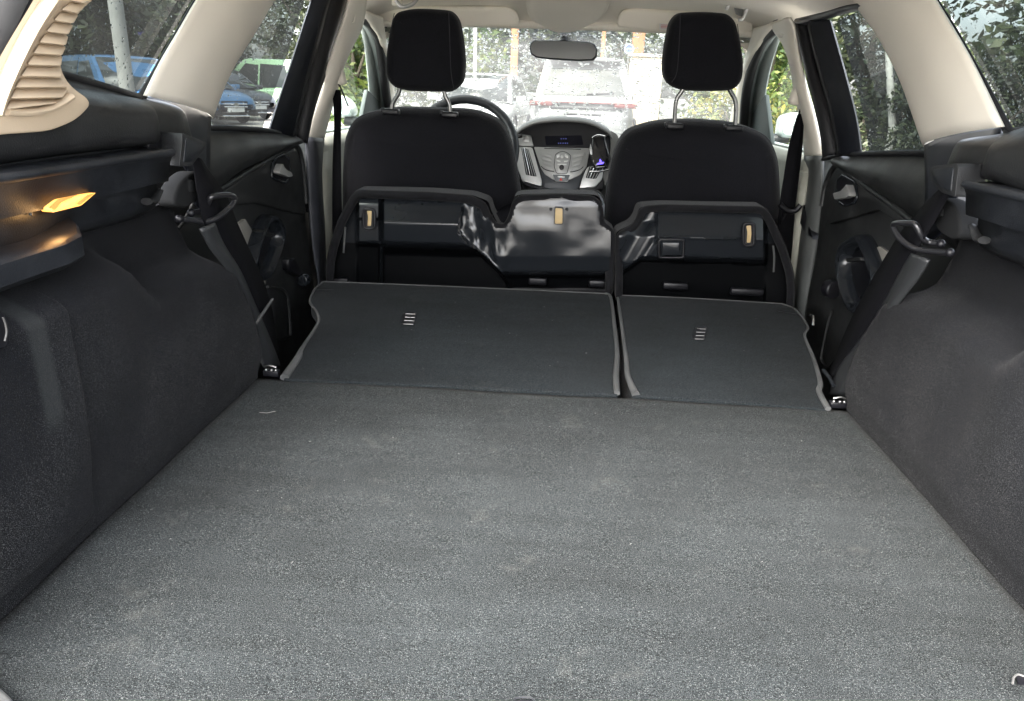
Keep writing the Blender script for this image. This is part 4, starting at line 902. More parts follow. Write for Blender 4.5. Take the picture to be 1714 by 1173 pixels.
bezel(t, [(1244, 374), (1262, 374), (1262, 411), (1244, 411)], [(1249, 378), (1257, 377), (1258, 392), (1256, 406), (1250, 406), (1251, 388)], YC-.052)
q = rnd(PO([(1103, 401), (1144, 401), (1144, 431), (1103, 431)], PY, YC-.047), .007, 4)
b = MB().tube(q, .004, 8, closed=True).build('square_rim', BLACK, t)
MB().prism(rnd(PO([(1109, 406), (1138, 406), (1137, 427), (1108, 427)], PY, YC-.0475), .003), (0, .008, 0)).build('square_plug', GLOSSB, b, bevel=.0015)
MB().tube(cr(PO([(1294, 411), (1296, 430), (1295, 455)], PY, YC-.01), 3), .0028, 6).build('release_strap', PIPE, t)
for x, y, wx in ((1130, 478, .07), (1250, 488, .09)): MB().box(PY(x, y, YC+.02), (wx, .02, .02)).build('hinge_block', BLACK, t, bevel=.004)
# ================================================================== front seats
def FS(x, y, o=0): return onp(x, y, (0, 2.165-o, .95), (0, -1, -.20))
BK = Vector((0, 1, .12)).normalized()
def front_seat(lab, back, hr, posts, guides, seams, hp):
    t = thing('front_seat', lab, 'car seat', 'front seats')
    pts = rnd(PO(back, FS), [.0]*2+[.05]*(len(back)-4)+[0]*2, 4)
    pad(pts, BK*.17, .06, 6, .012).build('backrest', FABRIC, t)
    MB().tube([p+BK*.058 for p in pts], .0028, 6, closed=True).build('piping', SEAM, t)
    zb = min(p.z for p in pts); cx = sum(p.x for p in pts)/len(pts)
    pad(rnd([Vector((cx-.25, 2.24, .42)), Vector((cx+.25, 2.24, .42)), Vector((cx+.25, 2.28, .62)), Vector((cx-.25, 2.28, .62))], .05), (0, .5, 0), .06, 4).build('seat_cushion', FABRIC, t)
    MB().box((cx, 2.45, .38), (.42, .5, .10)).build('seat_base', BLACK, t, bevel=.02)
    def HS(x, y, o=0): return onp(x, y, (0, hp-o, 1.25), (0, -1, -.12))
    hh = rnd(PO(hr, HS), .03, 4)
    h = pad(hh, (0, .105, .01), .032, 6, .008).build('head_restraint', FABRIC, t)
    for sm in seams: MB().tube(cr(PO(sm, HS, .003), 5), .0010, 5).build('seam', SEAM, h)
    for p_ in posts:
        k = len(p_)-1
        MB().tube(cr([onp(x, y, (0, hp+.045, 1.1), (0, -1, -.12)) for x, y in p_], 4), .0058, 10).build('post', STEEL, h)
    for x, y in guides:
        c = onp(x, y, (0, hp+.045, 1.1), (0, -1, -.12)); MB().box(c, (.046, .03, .016)).build('post_guide', BLACK, t, bevel=.005, seg=3)
        MB().box(c+Vector((-.022, -.004, .004)), (.012, .018, .012)).build('guide_button', BLACK, t, bevel=.003)
front_seat('black fabric driver seat in front of the steering wheel',
    [(590, 440), (566, 390), (566, 300), (570, 235), (586, 202), (640, 187), (700, 188), (790, 191), (836, 210), (854, 248), (864, 300), (872, 360), (860, 440)],
    [(658, 21), (688, 14), (720, 15), (752, 18), (765, 34), (772, 72), (775, 105), (773, 140), (757, 156), (715, 155), (676, 154), (652, 146), (641, 124), (643, 88), (651, 42)],
    [[(669, 146), (667, 156), (658, 172), (655, 190)], [(742, 148), (745, 160), (752, 175), (754, 194)]], [(655, 187), (753, 192)],
    [[(660, 22), (652, 60), (647, 100), (647, 125)], [(751, 20), (753, 70), (755, 120), (760, 150)]], 2.085)
front_seat('black fabric passenger seat with raised head restraint on long posts',
    [(1030, 440), (1012, 400), (1018, 320), (1030, 262), (1048, 228), (1100, 211), (1160, 208), (1240, 213), (1292, 233), (1309, 268), (1313, 330), (1312, 400), (1290, 440)],
    [(1137, 22), (1165, 20), (1195, 20), (1222, 23), (1235, 36), (1243, 72), (1249, 108), (1245, 138), (1230, 153), (1185, 155), (1142, 153), (1120, 144), (1112, 124), (1114, 90), (1124, 38)],
    [[(1146, 140), (1143, 150), (1133, 165), (1130, 185), (1129, 212)], [(1219, 142), (1222, 152), (1230, 166), (1232, 185), (1230, 214)]], [(1129, 211), (1228, 214)],
    [[(1139, 24), (1137, 70), (1133, 120), (1124, 138)], [(1234, 40), (1241, 90), (1243, 120)]], 2.085)
# ================================================================== centre armrest peeping over the cushion
t = thing('centre_armrest', 'pale rounded armrest lid behind the wide flipped cushion', 'armrest')
q = cr(PO([(950, 340), (958, 326), (976, 319), (994, 319), (1006, 325), (1014, 345)], PY, 2.25), 3)
pad(rnd(q+[q[-1]+Vector((0, 0, -.12)), q[0]+Vector((0, 0, -.12))], .004), (0, .06, -.02), .012, 4).build('lid', mat('armrest_pale', (.36, .39, .44), .45), t)
MB().tube([p+Vector((0, .006, .002)) for p in q], .002, 6).build('lid_seam', PIPE, t)
# ================================================================== dashboard
t = thing('dashboard', 'grey dashboard with silver centre console under the windscreen', 'dashboard')
def hood(x): return .028*math.exp(-((x-.005)/.16)**4)+.016*math.exp(-((x+.36)/.17)**4)
cols = []
for k in range(29):
    x = -.76+1.52*k/28; e = 1-.25*(abs(x)/.76)**3
    cols.append([Vector((x, 3.40*1-.08*(x/.7)**2, .978)), Vector((x, 3.22, .985)), Vector((x, 3.02, .990+hood(x)*.6)), Vector((x, 2.90, .984+hood(x))), Vector((x, 2.85, .965)), Vector((x, 2.84, .92)), Vector((x, 2.86, .84)), Vector((x, 2.93, .74)), Vector((x, 3.0, .62))])
MB().grid(loft(cols, 1, 4)).build('top_pad', DASH, t, solid=.006)
DN = (0, -1, .30)
def DP(x, y, o=0): return onp(x, y, (0, 2.80-o, .93), DN)
NV = Vector((0, 1, -.30)).normalized()
def z6(pts, o=0): return [DP(800+x/5.7133, 180+y/5.7133, o) for x, y in pts]
# console body
MB().prism(rnd(z6([(372, 240), (560, 165), (800, 150), (1060, 165), (1262, 250), (1290, 420), (1200, 780), (980, 800), (620, 800), (430, 740), (340, 500)]), .008), NV*.12).build('console_body', BLACK, t, bevel=.004)
# cowl over the display
cw = cr(z6([(365, 262), (400, 225), (470, 182), (560, 150), (690, 133), (800, 129), (930, 133), (1060, 152), (1170, 195), (1255, 250), (1280, 300)], .03), 3)
MB().grid([[p+Vector((0, -.01, 0)) for p in cw], [p+Vector((0, .07, .012)) for p in cw], [p+Vector((0, .16, 0)) for p in cw]]).build('cowl', DASH, t, solid=.007)
MB().prism(rnd(z6([(378, 250), (420, 215), (480, 183), (560, 154), (690, 137), (800, 133), (930, 137), (1060, 156), (1170, 199), (1250, 254), (1085, 378), (535, 378), (510, 262)], .012), .003), NV*.015).build('display_hood', BLACK, t)
dp = MB().prism(rnd(z6([(640, 270), (990, 265), (1010, 360), (650, 362)], .016), .004), NV*.004).build('display', DISP, t)
mb = MB()
for bx in (790, 812, 835): mb.prism(z6([(bx, 292), (bx+14, 292), (bx+14, 302), (bx, 302)], .0175), NV*.001)
for bx in (765, 785, 808, 830, 850): mb.prism(z6([(bx, 334), (bx+12, 334), (bx+12, 346), (bx, 346)], .0175), NV*.001)
mb.build('display_digits', DIGIT, dp)
# silver console panel
MB().prism(rnd(z6([(535, 374), (800, 384), (1075, 386), (1040, 560), (985, 640), (880, 690), (720, 690), (640, 640), (600, 570)], .014), .006), NV*.012).build('console_panel', PANEL, t, bevel=.002)
MB().prism(z6([(635, 386), (985, 394), (985, 401), (635, 392)], .0155), NV*.002).build('disc_slot', BLACK, t)
kp = rnd(z6([(740, 450), (775, 425), (810, 418), (850, 428), (888, 460), (870, 560), (850, 632), (750, 628), (728, 560)], .017), .006)
k = MB().prism(kp, NV*.006).build('keypad', PANEL, t, bevel=.001)
MB().tube(kp, .0011, 6, closed=True).build('keypad_gap', BLACK, k)
for q in ([(752, 455), (782, 440), (785, 468), (756, 482)], [(832, 440), (866, 458), (862, 484), (830, 468)], [(752, 498), (790, 505), (790, 518), (754, 512)], [(822, 506), (866, 500), (862, 514), (822, 520)], [(760, 535), (850, 537), (848, 548), (762, 546)]):
    MB().prism(rnd(z6(q, .019), .002), NV*.003).build('key', SILVER, k, bevel=.0006)
MB().disc(z6([(805, 470)], .019)[0], -NV, .006, .003, 16).build('key_ring', SILVER, k, bevel=.0008)
MB().disc(z6([(800, 575)], .019)[0], -NV, .0085, .014, 18).build('knob', BLACK, t, bevel=.002, seg=3)
for sgn in (0, 1):
    for r_ in range(4):
        y0 = 425+r_*42; pts = [(588+r_*14, y0-6), (700+r_*6, y0+22), (706+r_*5, y0+52), (600+r_*14, y0+24)]
        if sgn: pts = [(1612-x, y+4) for x, y in pts]
        MB().prism(rnd(z6(pts, .0165), .002), NV*.004).build('wing_key', PANEL, t, bevel=.0008)
    wl = [(605, 560), (640, 590), (690, 606), (730, 612)]
    if sgn: wl = [(1612-x, y+4) for x, y in wl]
    MB().tube(cr(z6(wl, .0165), 3), .0014, 6).build('wing_edge', BLACK, t)
MB().prism(rnd(z6([(605, 590), (720, 640), (880, 640), (1000, 600), (965, 780), (800, 790), (625, 770)], .010), .008), NV*.01).build('lower_panel', mat('lower_console', (.05, .055, .062), .35), t, bevel=.003)
hp_ = rnd(z6([(712, 636), (882, 640), (858, 706), (740, 704)], .018), .004)
hz = MB().prism(hp_, NV*.006).build('hazard_pod', mat('pod_grey', (.16, .17, .18), .35), t, bevel=.001)
MB().tube(hp_, .001, 6, closed=True).build('pod_rim', SILVER, hz)
MB().prism(z6([(793, 668), (808, 696), (778, 696)], .0195), NV*.001).build('hazard_triangle', REDP, hz)
MB().prism(rnd(z6([(760, 652), (832, 654), (830, 668), (764, 666)], .0195), .001), NV*.002).build('pod_key', SILVER, hz, bevel=.0005)
# vents
def vent(ol, op, nm):
    o = MB().prism(rnd(z6(ol, .018), .008), NV*.03).build(nm, SILVER, t, bevel=.004, seg=3)
    pp = z6(op, .0195); MB().prism(rnd(pp, .004), NV*.002).build('vent_mouth', BLACK, o)
    a, b, c, d = pp
    for k in (.14, .38, .62, .86): MB().tube([a.lerp(b, k)+NV*-.001, d.lerp(c, k)+NV*-.001], .0021, 6, flat=.7).build('vent_slat', PANEL if k != .38 else CHROME, o)
vent([(345, 372), (520, 378), (560, 520), (612, 700), (612, 760), (425, 705), (352, 500), (330, 430)], [(414, 384), (482, 396), (562, 660), (458, 642)], 'side_vent')
vent([(1058, 560), (1200, 560), (1190, 680), (1120, 760), (968, 775), (995, 690), (1030, 600)], [(1066, 560), (1190, 580), (1130, 680), (1030, 674)], 'side_vent')
MB().prism(rnd(z6([(372, 246), (508, 264), (532, 370), (350, 366)], .014), .006), NV*.02).build('button_panel', PANEL, t, bevel=.003)
MB().prism(rnd(z6([(470, 262), (490, 290), (490, 330), (430, 325), (434, 292)], .0165), .003), NV*.003).build('warning_key', SILVER, t, bevel=.001)
MB().prism(rnd(z6([(1258, 215), (1330, 250), (1356, 320), (1300, 480), (1215, 760), (1196, 640), (1262, 470), (1270, 330)], .006), .008), NV*.03).build('console_cheek', DASH, t, bevel=.004, seg=3)
# instrument binnacle
MB().prism(cr([PY(x, y, 2.83) for x, y in ((690, 260), (705, 212), (745, 196), (800, 196), (846, 212), (860, 260))], 3), (0, .14, .01)).build('instrument_binnacle', DASH, t, bevel=.008)
# ================================================================== steering wheel
t = thing('steering_wheel', 'black steering wheel beyond the driver seat', 'steering wheel')
c = PY(776, 250, 2.70); ax = Vector((0, -1, .42)).normalized(); u = Vector((1, 0, 0)); v = ax.cross(u)
ring = [c+u*math.cos(a)*.181+v*math.sin(a)*.181 for a in [2*math.pi*k/48 for k in range(48)]]
MB().tube(ring, .0155, 12, closed=True).build('rim', mat('wheel_leather', (.02, .022, .025), .38, bump=(900, .2, .0005)), t)
h = pad([c+u*math.cos(a)*.08+v*math.sin(a)*.065 for a in [2*math.pi*k/24 for k in range(24)]], -ax*.05, .02, 4, .006).build('hub', BLACK, t)
for a in (0, math.pi, -math.pi/2):
    d = u*math.cos(a)+v*math.sin(a); MB().tube([c+d*.06, c+d*.12, c+d*.18], [.022, .016, .013], 10, flat=.5).build('spoke', BLACK, t)
MB().tube([c-ax*.04, c-ax*.25+Vector((0, 0, -.06))], .035, 12).build('column', BLACK, t)
MB().tube([c+Vector((.05, .06, .02)), c+Vector((.20, .08, .05))], .007, 8).build('stalk', BLACK, t)
# ================================================================== phone charger clamp
t = thing('phone_holder', 'glossy black phone charging clamp with blue light on the right vent', 'phone holder')
def PHN(x, y, o=0): return onp(800+x/5.7133, 180+y/5.7133, (0, 2.745-o, .9), (0, -1, .18))
ol = rnd([PHN(*p) for p in ((1090, 300), (1105, 275), (1160, 262), (1212, 272), (1228, 340), (1266, 470), (1258, 520), (1240, 580), (1110, 590), (1082, 500), (1078, 420), (1092, 380))], .006, 3)
pad(ol, (0, .022, 0), .006, 4).build('cradle', mat('piano_black', (.006, .006, .008), .1, coat=.5), t)
MB().tube(cr([PHN(*p, .002) for p in ((1090, 290), (1120, 268), (1165, 260), (1218, 272))], 3), .0022, 8).build('top_band', CHROME, t)
MB().prism(rnd([PHN(*p, .003) for p in ((1068, 400), (1078, 345), (1092, 400), (1095, 450), (1075, 450))], .003), (0, .02, 0)).build('clamp_arm', SILVER, t, bevel=.001)
MB().prism(rnd([PHN(*p, .002) for p in ((1246, 440), (1266, 450), (1272, 490), (1262, 530), (1250, 500))], .003), (0, .02, 0)).build('clamp_arm', BLACK, t, bevel=.001)
mb = MB(); 
mb.prism([PHN(*p, .0012) for p in ((1168, 488), (1184, 512), (1182, 522), (1158, 522))], (0, .001, 0))
mb.prism([PHN(*p, .0012) for p in ((1145, 530), (1206, 518), (1198, 538), (1136, 546))], (0, .001, 0)); mb.build('charge_symbol', BLUEL, t)
MB().prism([PHN(*p, .0012) for p in ((1130, 566), (1208, 560), (1208, 568), (1130, 574))], (0, .001, 0)).build('status_bar', PANEL, t)
MB().tube(cr([PHN(*p) for p in ((1070, 610), (1140, 612), (1200, 606), (1262, 588))], 3), .0032, 8).build('foot', CHROME, t)
MB().tube([PHN(1150, 600), PHN(1150, 600)+Vector((0, .06, -.02))], .006, 8).build('vent_grip', BLACK, t)
# ================================================================== mirror, visors, overhead console, grab handles
t = thing('rear_view_mirror', 'black framed rear view mirror on the windscreen', 'mirror')
mo = [(887, 72), (891, 67), (905, 66), (950, 66.5), (986, 69), (996, 73), (1000, 82), (999, 95), (993, 101), (970, 102), (920, 99), (896, 96), (888, 90), (886, 80)]
MN = Vector((-.07, -1, .032)).normalized()
def MP(x, y, o=0): return onp(x, y, Vector((-.003, 2.70, 1.275))+MN*o, MN)
q = rnd(PO(mo, MP), .004, 3); pad(q, -MN*.035, .010, 4).build('housing', BLACK, t)
cc = sum(q, Vector())/len(q)
MB().prism([cc+Vector(((p-cc).x*.955, (p-cc).y, (p-cc).z*.86))+MN*.0015 for p in q], -MN*.002).build('mirror_glass', MIRROR, t)
MB().tube([cc-MN*.03, PY(945, 60, 2.735), PY(944, 52, 2.70)], [.012, .013, .016], 10).build('stem', BLACK, t)
def visor(lab, ol, lbl=None):
    t = thing('sun_visor', lab, 'sun visor', 'cream sun visors')
    def VP(x, y, o=0): return onp(x, y, (0, 2.50-o, 1.36), (0, -1, -.55))
    pad(rnd(PO(ol, VP), .018, 4), Vector((0, .5, .27)).normalized()*.018, .008, 4).build('visor_pad', ROOFC, t)
    for x in (ol[2][0]*.5+ol[1][0]*.5,): pass
    if lbl:
        b = MB().prism(PO(lbl, VP, .002), (0, .001, 0)).build('warning_label', WHITEP, t)
        (x0, y0), (x1, y1) = lbl[0], lbl[2]
        for k in range(3):
            yy = y0+2.2+k*2.4; MB().prism(PO([(x0+2, yy), (x1-3, yy+.3), (x1-3, yy+1), (x0+2, yy+.7)], VP, .0035), (0, .0008, 0)).build('label_line', REDP, b)
    return t
visor('cream sun visor above the driver, left of the overhead console', [(630, 12), (760, 12), (850, 13), (866, 22), (870, 44), (820, 46), (700, 46), (640, 44)])
visor('cream sun visor with small white warning label above the passenger', [(1034, 30), (1042, 19), (1060, 16), (1180, 21), (1260, 26), (1262, 60), (1150, 56), (1110, 55), (1032, 46)], [(1104, 39), (1126, 40), (1126, 50), (1104, 49)])
t = thing('overhead_console', 'cream overhead console bulging down above the mirror', 'overhead console')
cols = []
for (y, hw, d) in ((-16, 72, 0), (0, 70, .014), (14, 68, .026), (28, 62, .032), (38, 52, .032), (46, 38, .024), (51, 24, .010), (53, 14, -.02)):
    cols.append([onp(952+u*hw-(y*.15), y-(.0 if abs(u) < .9 else 4), (0, 2.36+.004*(y+14)-d*(1-u**4), 1.39), (0, -1, -.35)) for u in (-1, -.92, -.75, -.4, 0, .4, .75, .92, 1)])
MB().grid(loft(cols, 3, 3)).build('console_shell', ROOFC, t, solid=.006)
for lab, pth, hl in (('satin grab handle end above the driver head restraint at the roof edge', [(660, -8), (665, 4), (674, 11), (690, 7), (698, -2)], None), ('satin grab handle above the passenger head restraint at the roof edge', [(1216, 16), (1222, 5), (1232, 1), (1246, 6), (1256, 12), (1250, 14), (1244, 30), (1236, 33)], 1)):
    t = thing('grab_handle', lab, 'grab handle', 'roof grab handles')
    MB().tube(cr(PO(pth, PY, 2.36), 4), .0055, 8).build('grip', SILVER, t)
    if hl: MB().prism(PO([(1228, 9), (1246, 12), (1242, 28), (1232, 24)], PY, 2.375), (0, .01, .004)).build('handle_recess', DASH, t)
    MB().box(PY(pth[1][0], pth[1][1], 2.385), (.03, .02, .02)).build('handle_mount', CREAM, t, bevel=.004)
# ================================================================== outside: ground, planting, parked cars
GR = mat('asphalt', (.16, .155, .145), .9, bump=(60, .5, .01), var=(1.5, .25))
struct(MB().add([(-30, -30, .004), (30, -30, .004), (30, .1, .004), (-30, .1, .004)], [(0, 1, 2, 3)]).build('bounce_sheet', mat('bounce_pale', (.40, .39, .37), .9, bump=(30, .4, .01), var=(2, .15))))  # unseen pale sheet added behind the car to bounce daylight onto the headliner
o = struct(MB().add([(-300, -300, 0), (300, -300, 0), (300, 300, 0), (-300, 300, 0)], [(0, 1, 2, 3)]).build('ground', GR))
mb = MB(); mb.add([(-40, 6, .004), (-4.2, 6, .004), (-4.2, 45, .004), (-40, 45, .004)], [(0, 1, 2, 3)])
struct(mb.build('gravel_verge', mat('gravel', (.34, .31, .27), .95, bump=(40, .8, .02), var=(30, .4))))
LG = [leafmat('leaf_bright', (.04, .08, .018), (.09, .14, .03), (.20, .22, .05)), leafmat('leaf_mid', (.024, .042, .017), (.052, .07, .028), (.10, .115, .05)), leafmat('leaf_dark', (.010, .018, .009), (.03, .042, .018), (.08, .095, .04)), leafmat('leaf_yellow', (.08, .12, .03), (.16, .19, .05), (.42, .34, .06))]
BARK = mat('bark', (.12, .10, .08), .9, bump=(12, .8, .02), var=(6, .3))
def leaves(mb, cen, rad, n, size, nclump=26):
    cl = []
    for _ in range(nclump):
        while True:
            p = Vector((random.uniform(-1, 1), random.uniform(-1, 1), random.uniform(-1, 1)))
            if p.length < 1: break
        cl.append((p*.82, random.uniform(.16, .36)))
    for i in range(n):
        c, r = random.choice(cl)
        d = Vector((random.gauss(0, 1), random.gauss(0, 1), random.gauss(0, 1))).normalized()*r*random.random()**.4
        p = c+d; p = Vector(cen)+Vector((p.x*rad[0], p.y*rad[1], p.z*rad[2]))
        if p.z < .02: p.z = random.uniform(.02, .3)
        a = Vector((random.gauss(0, 1), random.gauss(0, 1), random.gauss(0, .7))).normalized(); b = a.cross(Vector((random.gauss(0, 1), random.gauss(0, 1), random.gauss(0, 1)))).normalized()
        s_ = size*random.uniform(.6, 1.3); mb.add([p-a*s_, p+b*s_*.45, p+a*s_, p-b*s_*.45], [(0, 1, 2, 3)])
def fast(mb, name, m, parent=None):
    me = bpy.data.meshes.new(name); me.from_pydata(mb.v, [], mb.f); o = bpy.data.objects.new(name, me); C.objects.link(o); me.materials.append(m)
    if parent is not None: o.parent = parent
    return o
def tree(lab, x, y, cz, rad, n, size, m, name='tree', cat='tree', group='trees and hedges around the car park', trunk=.09, nclump=26):
    t = thing(name, lab, cat, group)
    mb = MB(); leaves(mb, (x, y, cz), rad, n, size, nclump); o = fast(mb, 'crown', m, t)
    tb = MB(); tb.tube([(x, y, 0), (x+.06, y, cz*.5), (x-.05, y+.05, cz), (x, y, cz+rad[2]*.6)], [trunk, trunk*.8, trunk*.55, trunk*.2], 8)
    for k in range(4):
        a = k*1.6+x; tb.tube([(x, y, cz*.6), (x+math.cos(a)*rad[0]*.4, y+math.sin(a)*rad[1]*.4, cz+rad[2]*.1), (x+math.cos(a)*rad[0]*.75, y+math.sin(a)*rad[1]*.7, cz+rad[2]*.45)], [trunk*.5, trunk*.35, trunk*.12], 6)
    tb.build('trunk', BARK, t)
# ahead, through the windscreen
tree('tall pale green tree ahead behind the white car', -3.4, 21, 2.6, (2.3, 1.6, 2.6), 6000, .11, LG[0])
tree('green tree ahead behind the leftmost orange post', -.7, 24, 2.8, (2.2, 1.5, 2.8), 6000, .11, LG[1])
tree('green tree ahead directly above the silver car roof', 1.7, 25, 2.8, (2.2, 1.5, 2.8), 6000, .11, LG[1])
tree('bright tree ahead right of the beige wall', 4.6, 20, 2.4, (2.2, 1.8, 2.4), 7000, .11, LG[0])
tree('yellow flowering bush beside the bonnet on the right', 3.2, 14.6, .75, (1.3, 1.2, .85), 4000, .07, LG[3], 'bush', 'bush', None, .05)
# left, through the front window
tree('sunlit leafy hedge tree outside the driver door window', -5.1, 19.2, 1.9, (1.15, 2.0, 2.1), 6000, .10, LG[0])
# left, beyond the parked cars
for i, (lab, x, y, r) in enumerate((('dark tree behind the mint green car', -13.5, 27, 3.0), ('dense dark tree above the second blue car', -13, 19.5, 3.2), ('dark tree far behind the vent slats', -12.5, 13.5, 3.0), ('olive tree behind the concrete post', -15, 23.5, 3.2), ('tree at the far end of the left parking row', -10, 33, 3.2))):
    tree(lab, x, y, 3.0, (r, r*.8, 3.1), 9000, .13, LG[2] if i != 3 else LG[1], nclump=34)
# right: ivy hedge close by
for lab, x, y, cz, rad, m in (('ivy covered tree right behind the passenger pillar', 4.9, 13.0, 2.0, (1.2, 1.7, 2.3), LG[2]), ('dark shrub seen low in the right rear door window', 4.8, 9.6, .75, (1.1, 1.5, .95), LG[2]), ('tall dark conifer in the right quarter window', 5.0, 6.6, 2.2, (1.2, 1.6, 2.6), LG[2]), ('bright bush outside the passenger front window', 4.4, 17.2, 1.8, (1.3, 1.8, 2.1), LG[0]), ('grey green tree behind the dark conifer', 7.5, 9.5, 3.2, (1.9, 1.2, 3.0), LG[1])):
    tree(lab, x, y, cz, rad, (24000 if y < 11 else 11000), (.036 if y < 11 else .06), m, nclump=60)
t = thing('leaning_trunk', 'pale leaning bare trunk in the right rear door window', 'tree trunk')
a, b = PX(1484, 40, 4.2), PX(1494, 215, 4.0); mb = MB().tube([(b.x, b.y, 0), b, a, a+(a-b)*.8], [.05, .045, .04, .03], 8); mb.build('trunk', mat('pale_bark', (.30, .29, .26), .85, bump=(15, .6, .01), var=(8, .25)), t)
q = [PX(1491, 145, 4.1), PX(1502, 165, 4.1), PX(1513, 196, 4.1)]; MB().tube(q, [.03, .024, .02], 6).build('branch', BARK, t)
mb = MB(); 
for i in range(26): leaves(mb, (-45+i*3.6, 44+6*math.sin(i*1.7), 3.2), (3.4, 2.5, 3.8), 420, .34, 12)
for i in range(12): leaves(mb, (24+2*math.sin(i), -2+i*3.8, 3.4), (2.6, 3.2, 4.0), 420, .34, 12)
for i in range(14): leaves(mb, (-27+2*math.sin(i*2), -2+i*3.6, 3.2), (2.6, 3.2, 3.8), 420, .34, 12)
o = fast(mb, 'distant_trees', LG[1]); o['kind'] = 'stuff'; o['label'] = 'distant row of trees round the car park'
mb = MB(); leaves(mb, (-7.6, 15.6, .08), (1.2, .9, .16), 900, .09, 10); o = fast(mb, 'grass', LG[1]); o['kind'] = 'stuff'
# posts, wall and sign ahead
ORG = mat('orange_paint', (.36, .17, .085), .6, var=(3, .1)); BEI = mat('beige_render', (.52, .42, .30), .9, bump=(30, .3, .01), var=(3, .15))
for lab, px_, w_ in (('orange post on a beige plinth ahead on the left', 861, .17), ('orange post with round sign ahead on the right', 1066, .28), ('thin orange post ahead behind the silver car', 1008, .09)):
    t = thing('orange_post', lab, 'post', 'orange posts ahead'); g = PY(px_, 100, 19)
    MB().box((g.x, 19, 2.6), (w_, .16, 3.4)).build('post', ORG, t, bevel=.01); MB().box((g.x, 19, .5), (w_*1.7, .3, 1.0)).build('plinth', BEI, t, bevel=.02)
t = thing('round_sign', 'small round blue and white sign above the silver car', 'sign')
g = PY(1053, 82, 18.6); MB().disc(g, (0, 1, 0), .12, .02, 24).build('sign_face', mat('sign_blue', (.10, .14, .30), .5), t); MB().tube([g+Vector((math.cos(k*.52)*.10, -.008, math.sin(k*.52)*.10)) for k in range(12)], .012, 6, closed=True).build('sign_rim', WHITEP, t)
MB().prism([g+Vector(p) for p in ((-.05, -.006, -.02), (.05, -.006, -.02), (.05, -.006, .02), (-.05, -.006, .02))], (0, -.003, 0)).build('sign_bar', WHITEP, t)
MB().tube([g+Vector((0, .03, 0)), g+Vector((0, .03, -2.1))], .025, 8).build('sign_pole', STEEL, t)
t = thing('boundary_wall', 'beige rendered wall right of the silver car', 'wall')
a, b = PY(1060, 100, 17), PY(1108, 100, 17); MB().box(((a.x+b.x)/2, 17.2, .95), (b.x-a.x+.1, .25, 1.9)).build('wall', BEI, t, bevel=.02); MB().box(((a.x+b.x)/2, 17.2, 1.93), (b.x-a.x+.2, .33, .06)).build('coping', mat('coping', (.45, .42, .36), .9), t, bevel=.01)
t = thing('white_pole', 'slim white pole ahead left of the mirror', 'pole'); g = PY(795, 100, 17); MB().tube([(g.x, 17, 0), (g.x, 17, 4)], .035, 8).build('shaft', WHITEP, t); MB().disc((g.x, 17, 0), (0, 0, 1), .07, .03).build('foot', WHITEP, t)
t = thing('concrete_post', 'tall grey concrete lamp post in the left quarter window', 'lamp post'); g = PX(206, 90, -5)
MB().tube([(g.x, g.y, 0), (g.x-.02, g.y, 3), (g.x-.04, g.y, 7)], [.085, .075, .06], 12).build('shaft', mat('concrete', (.24, .235, .22), .9, bump=(25, .4, .01), var=(4, .15)), t)
MB().tube([(g.x-.04, g.y, 7), (g.x+.3, g.y, 7.3), (g.x+.9, g.y, 7.35)], .03, 8).build('lamp_arm', STEEL, t); MB().box((g.x+1.1, g.y, 7.33), (.5, .18, .09)).build('lamp_head', PIPE, t, bevel=.02)
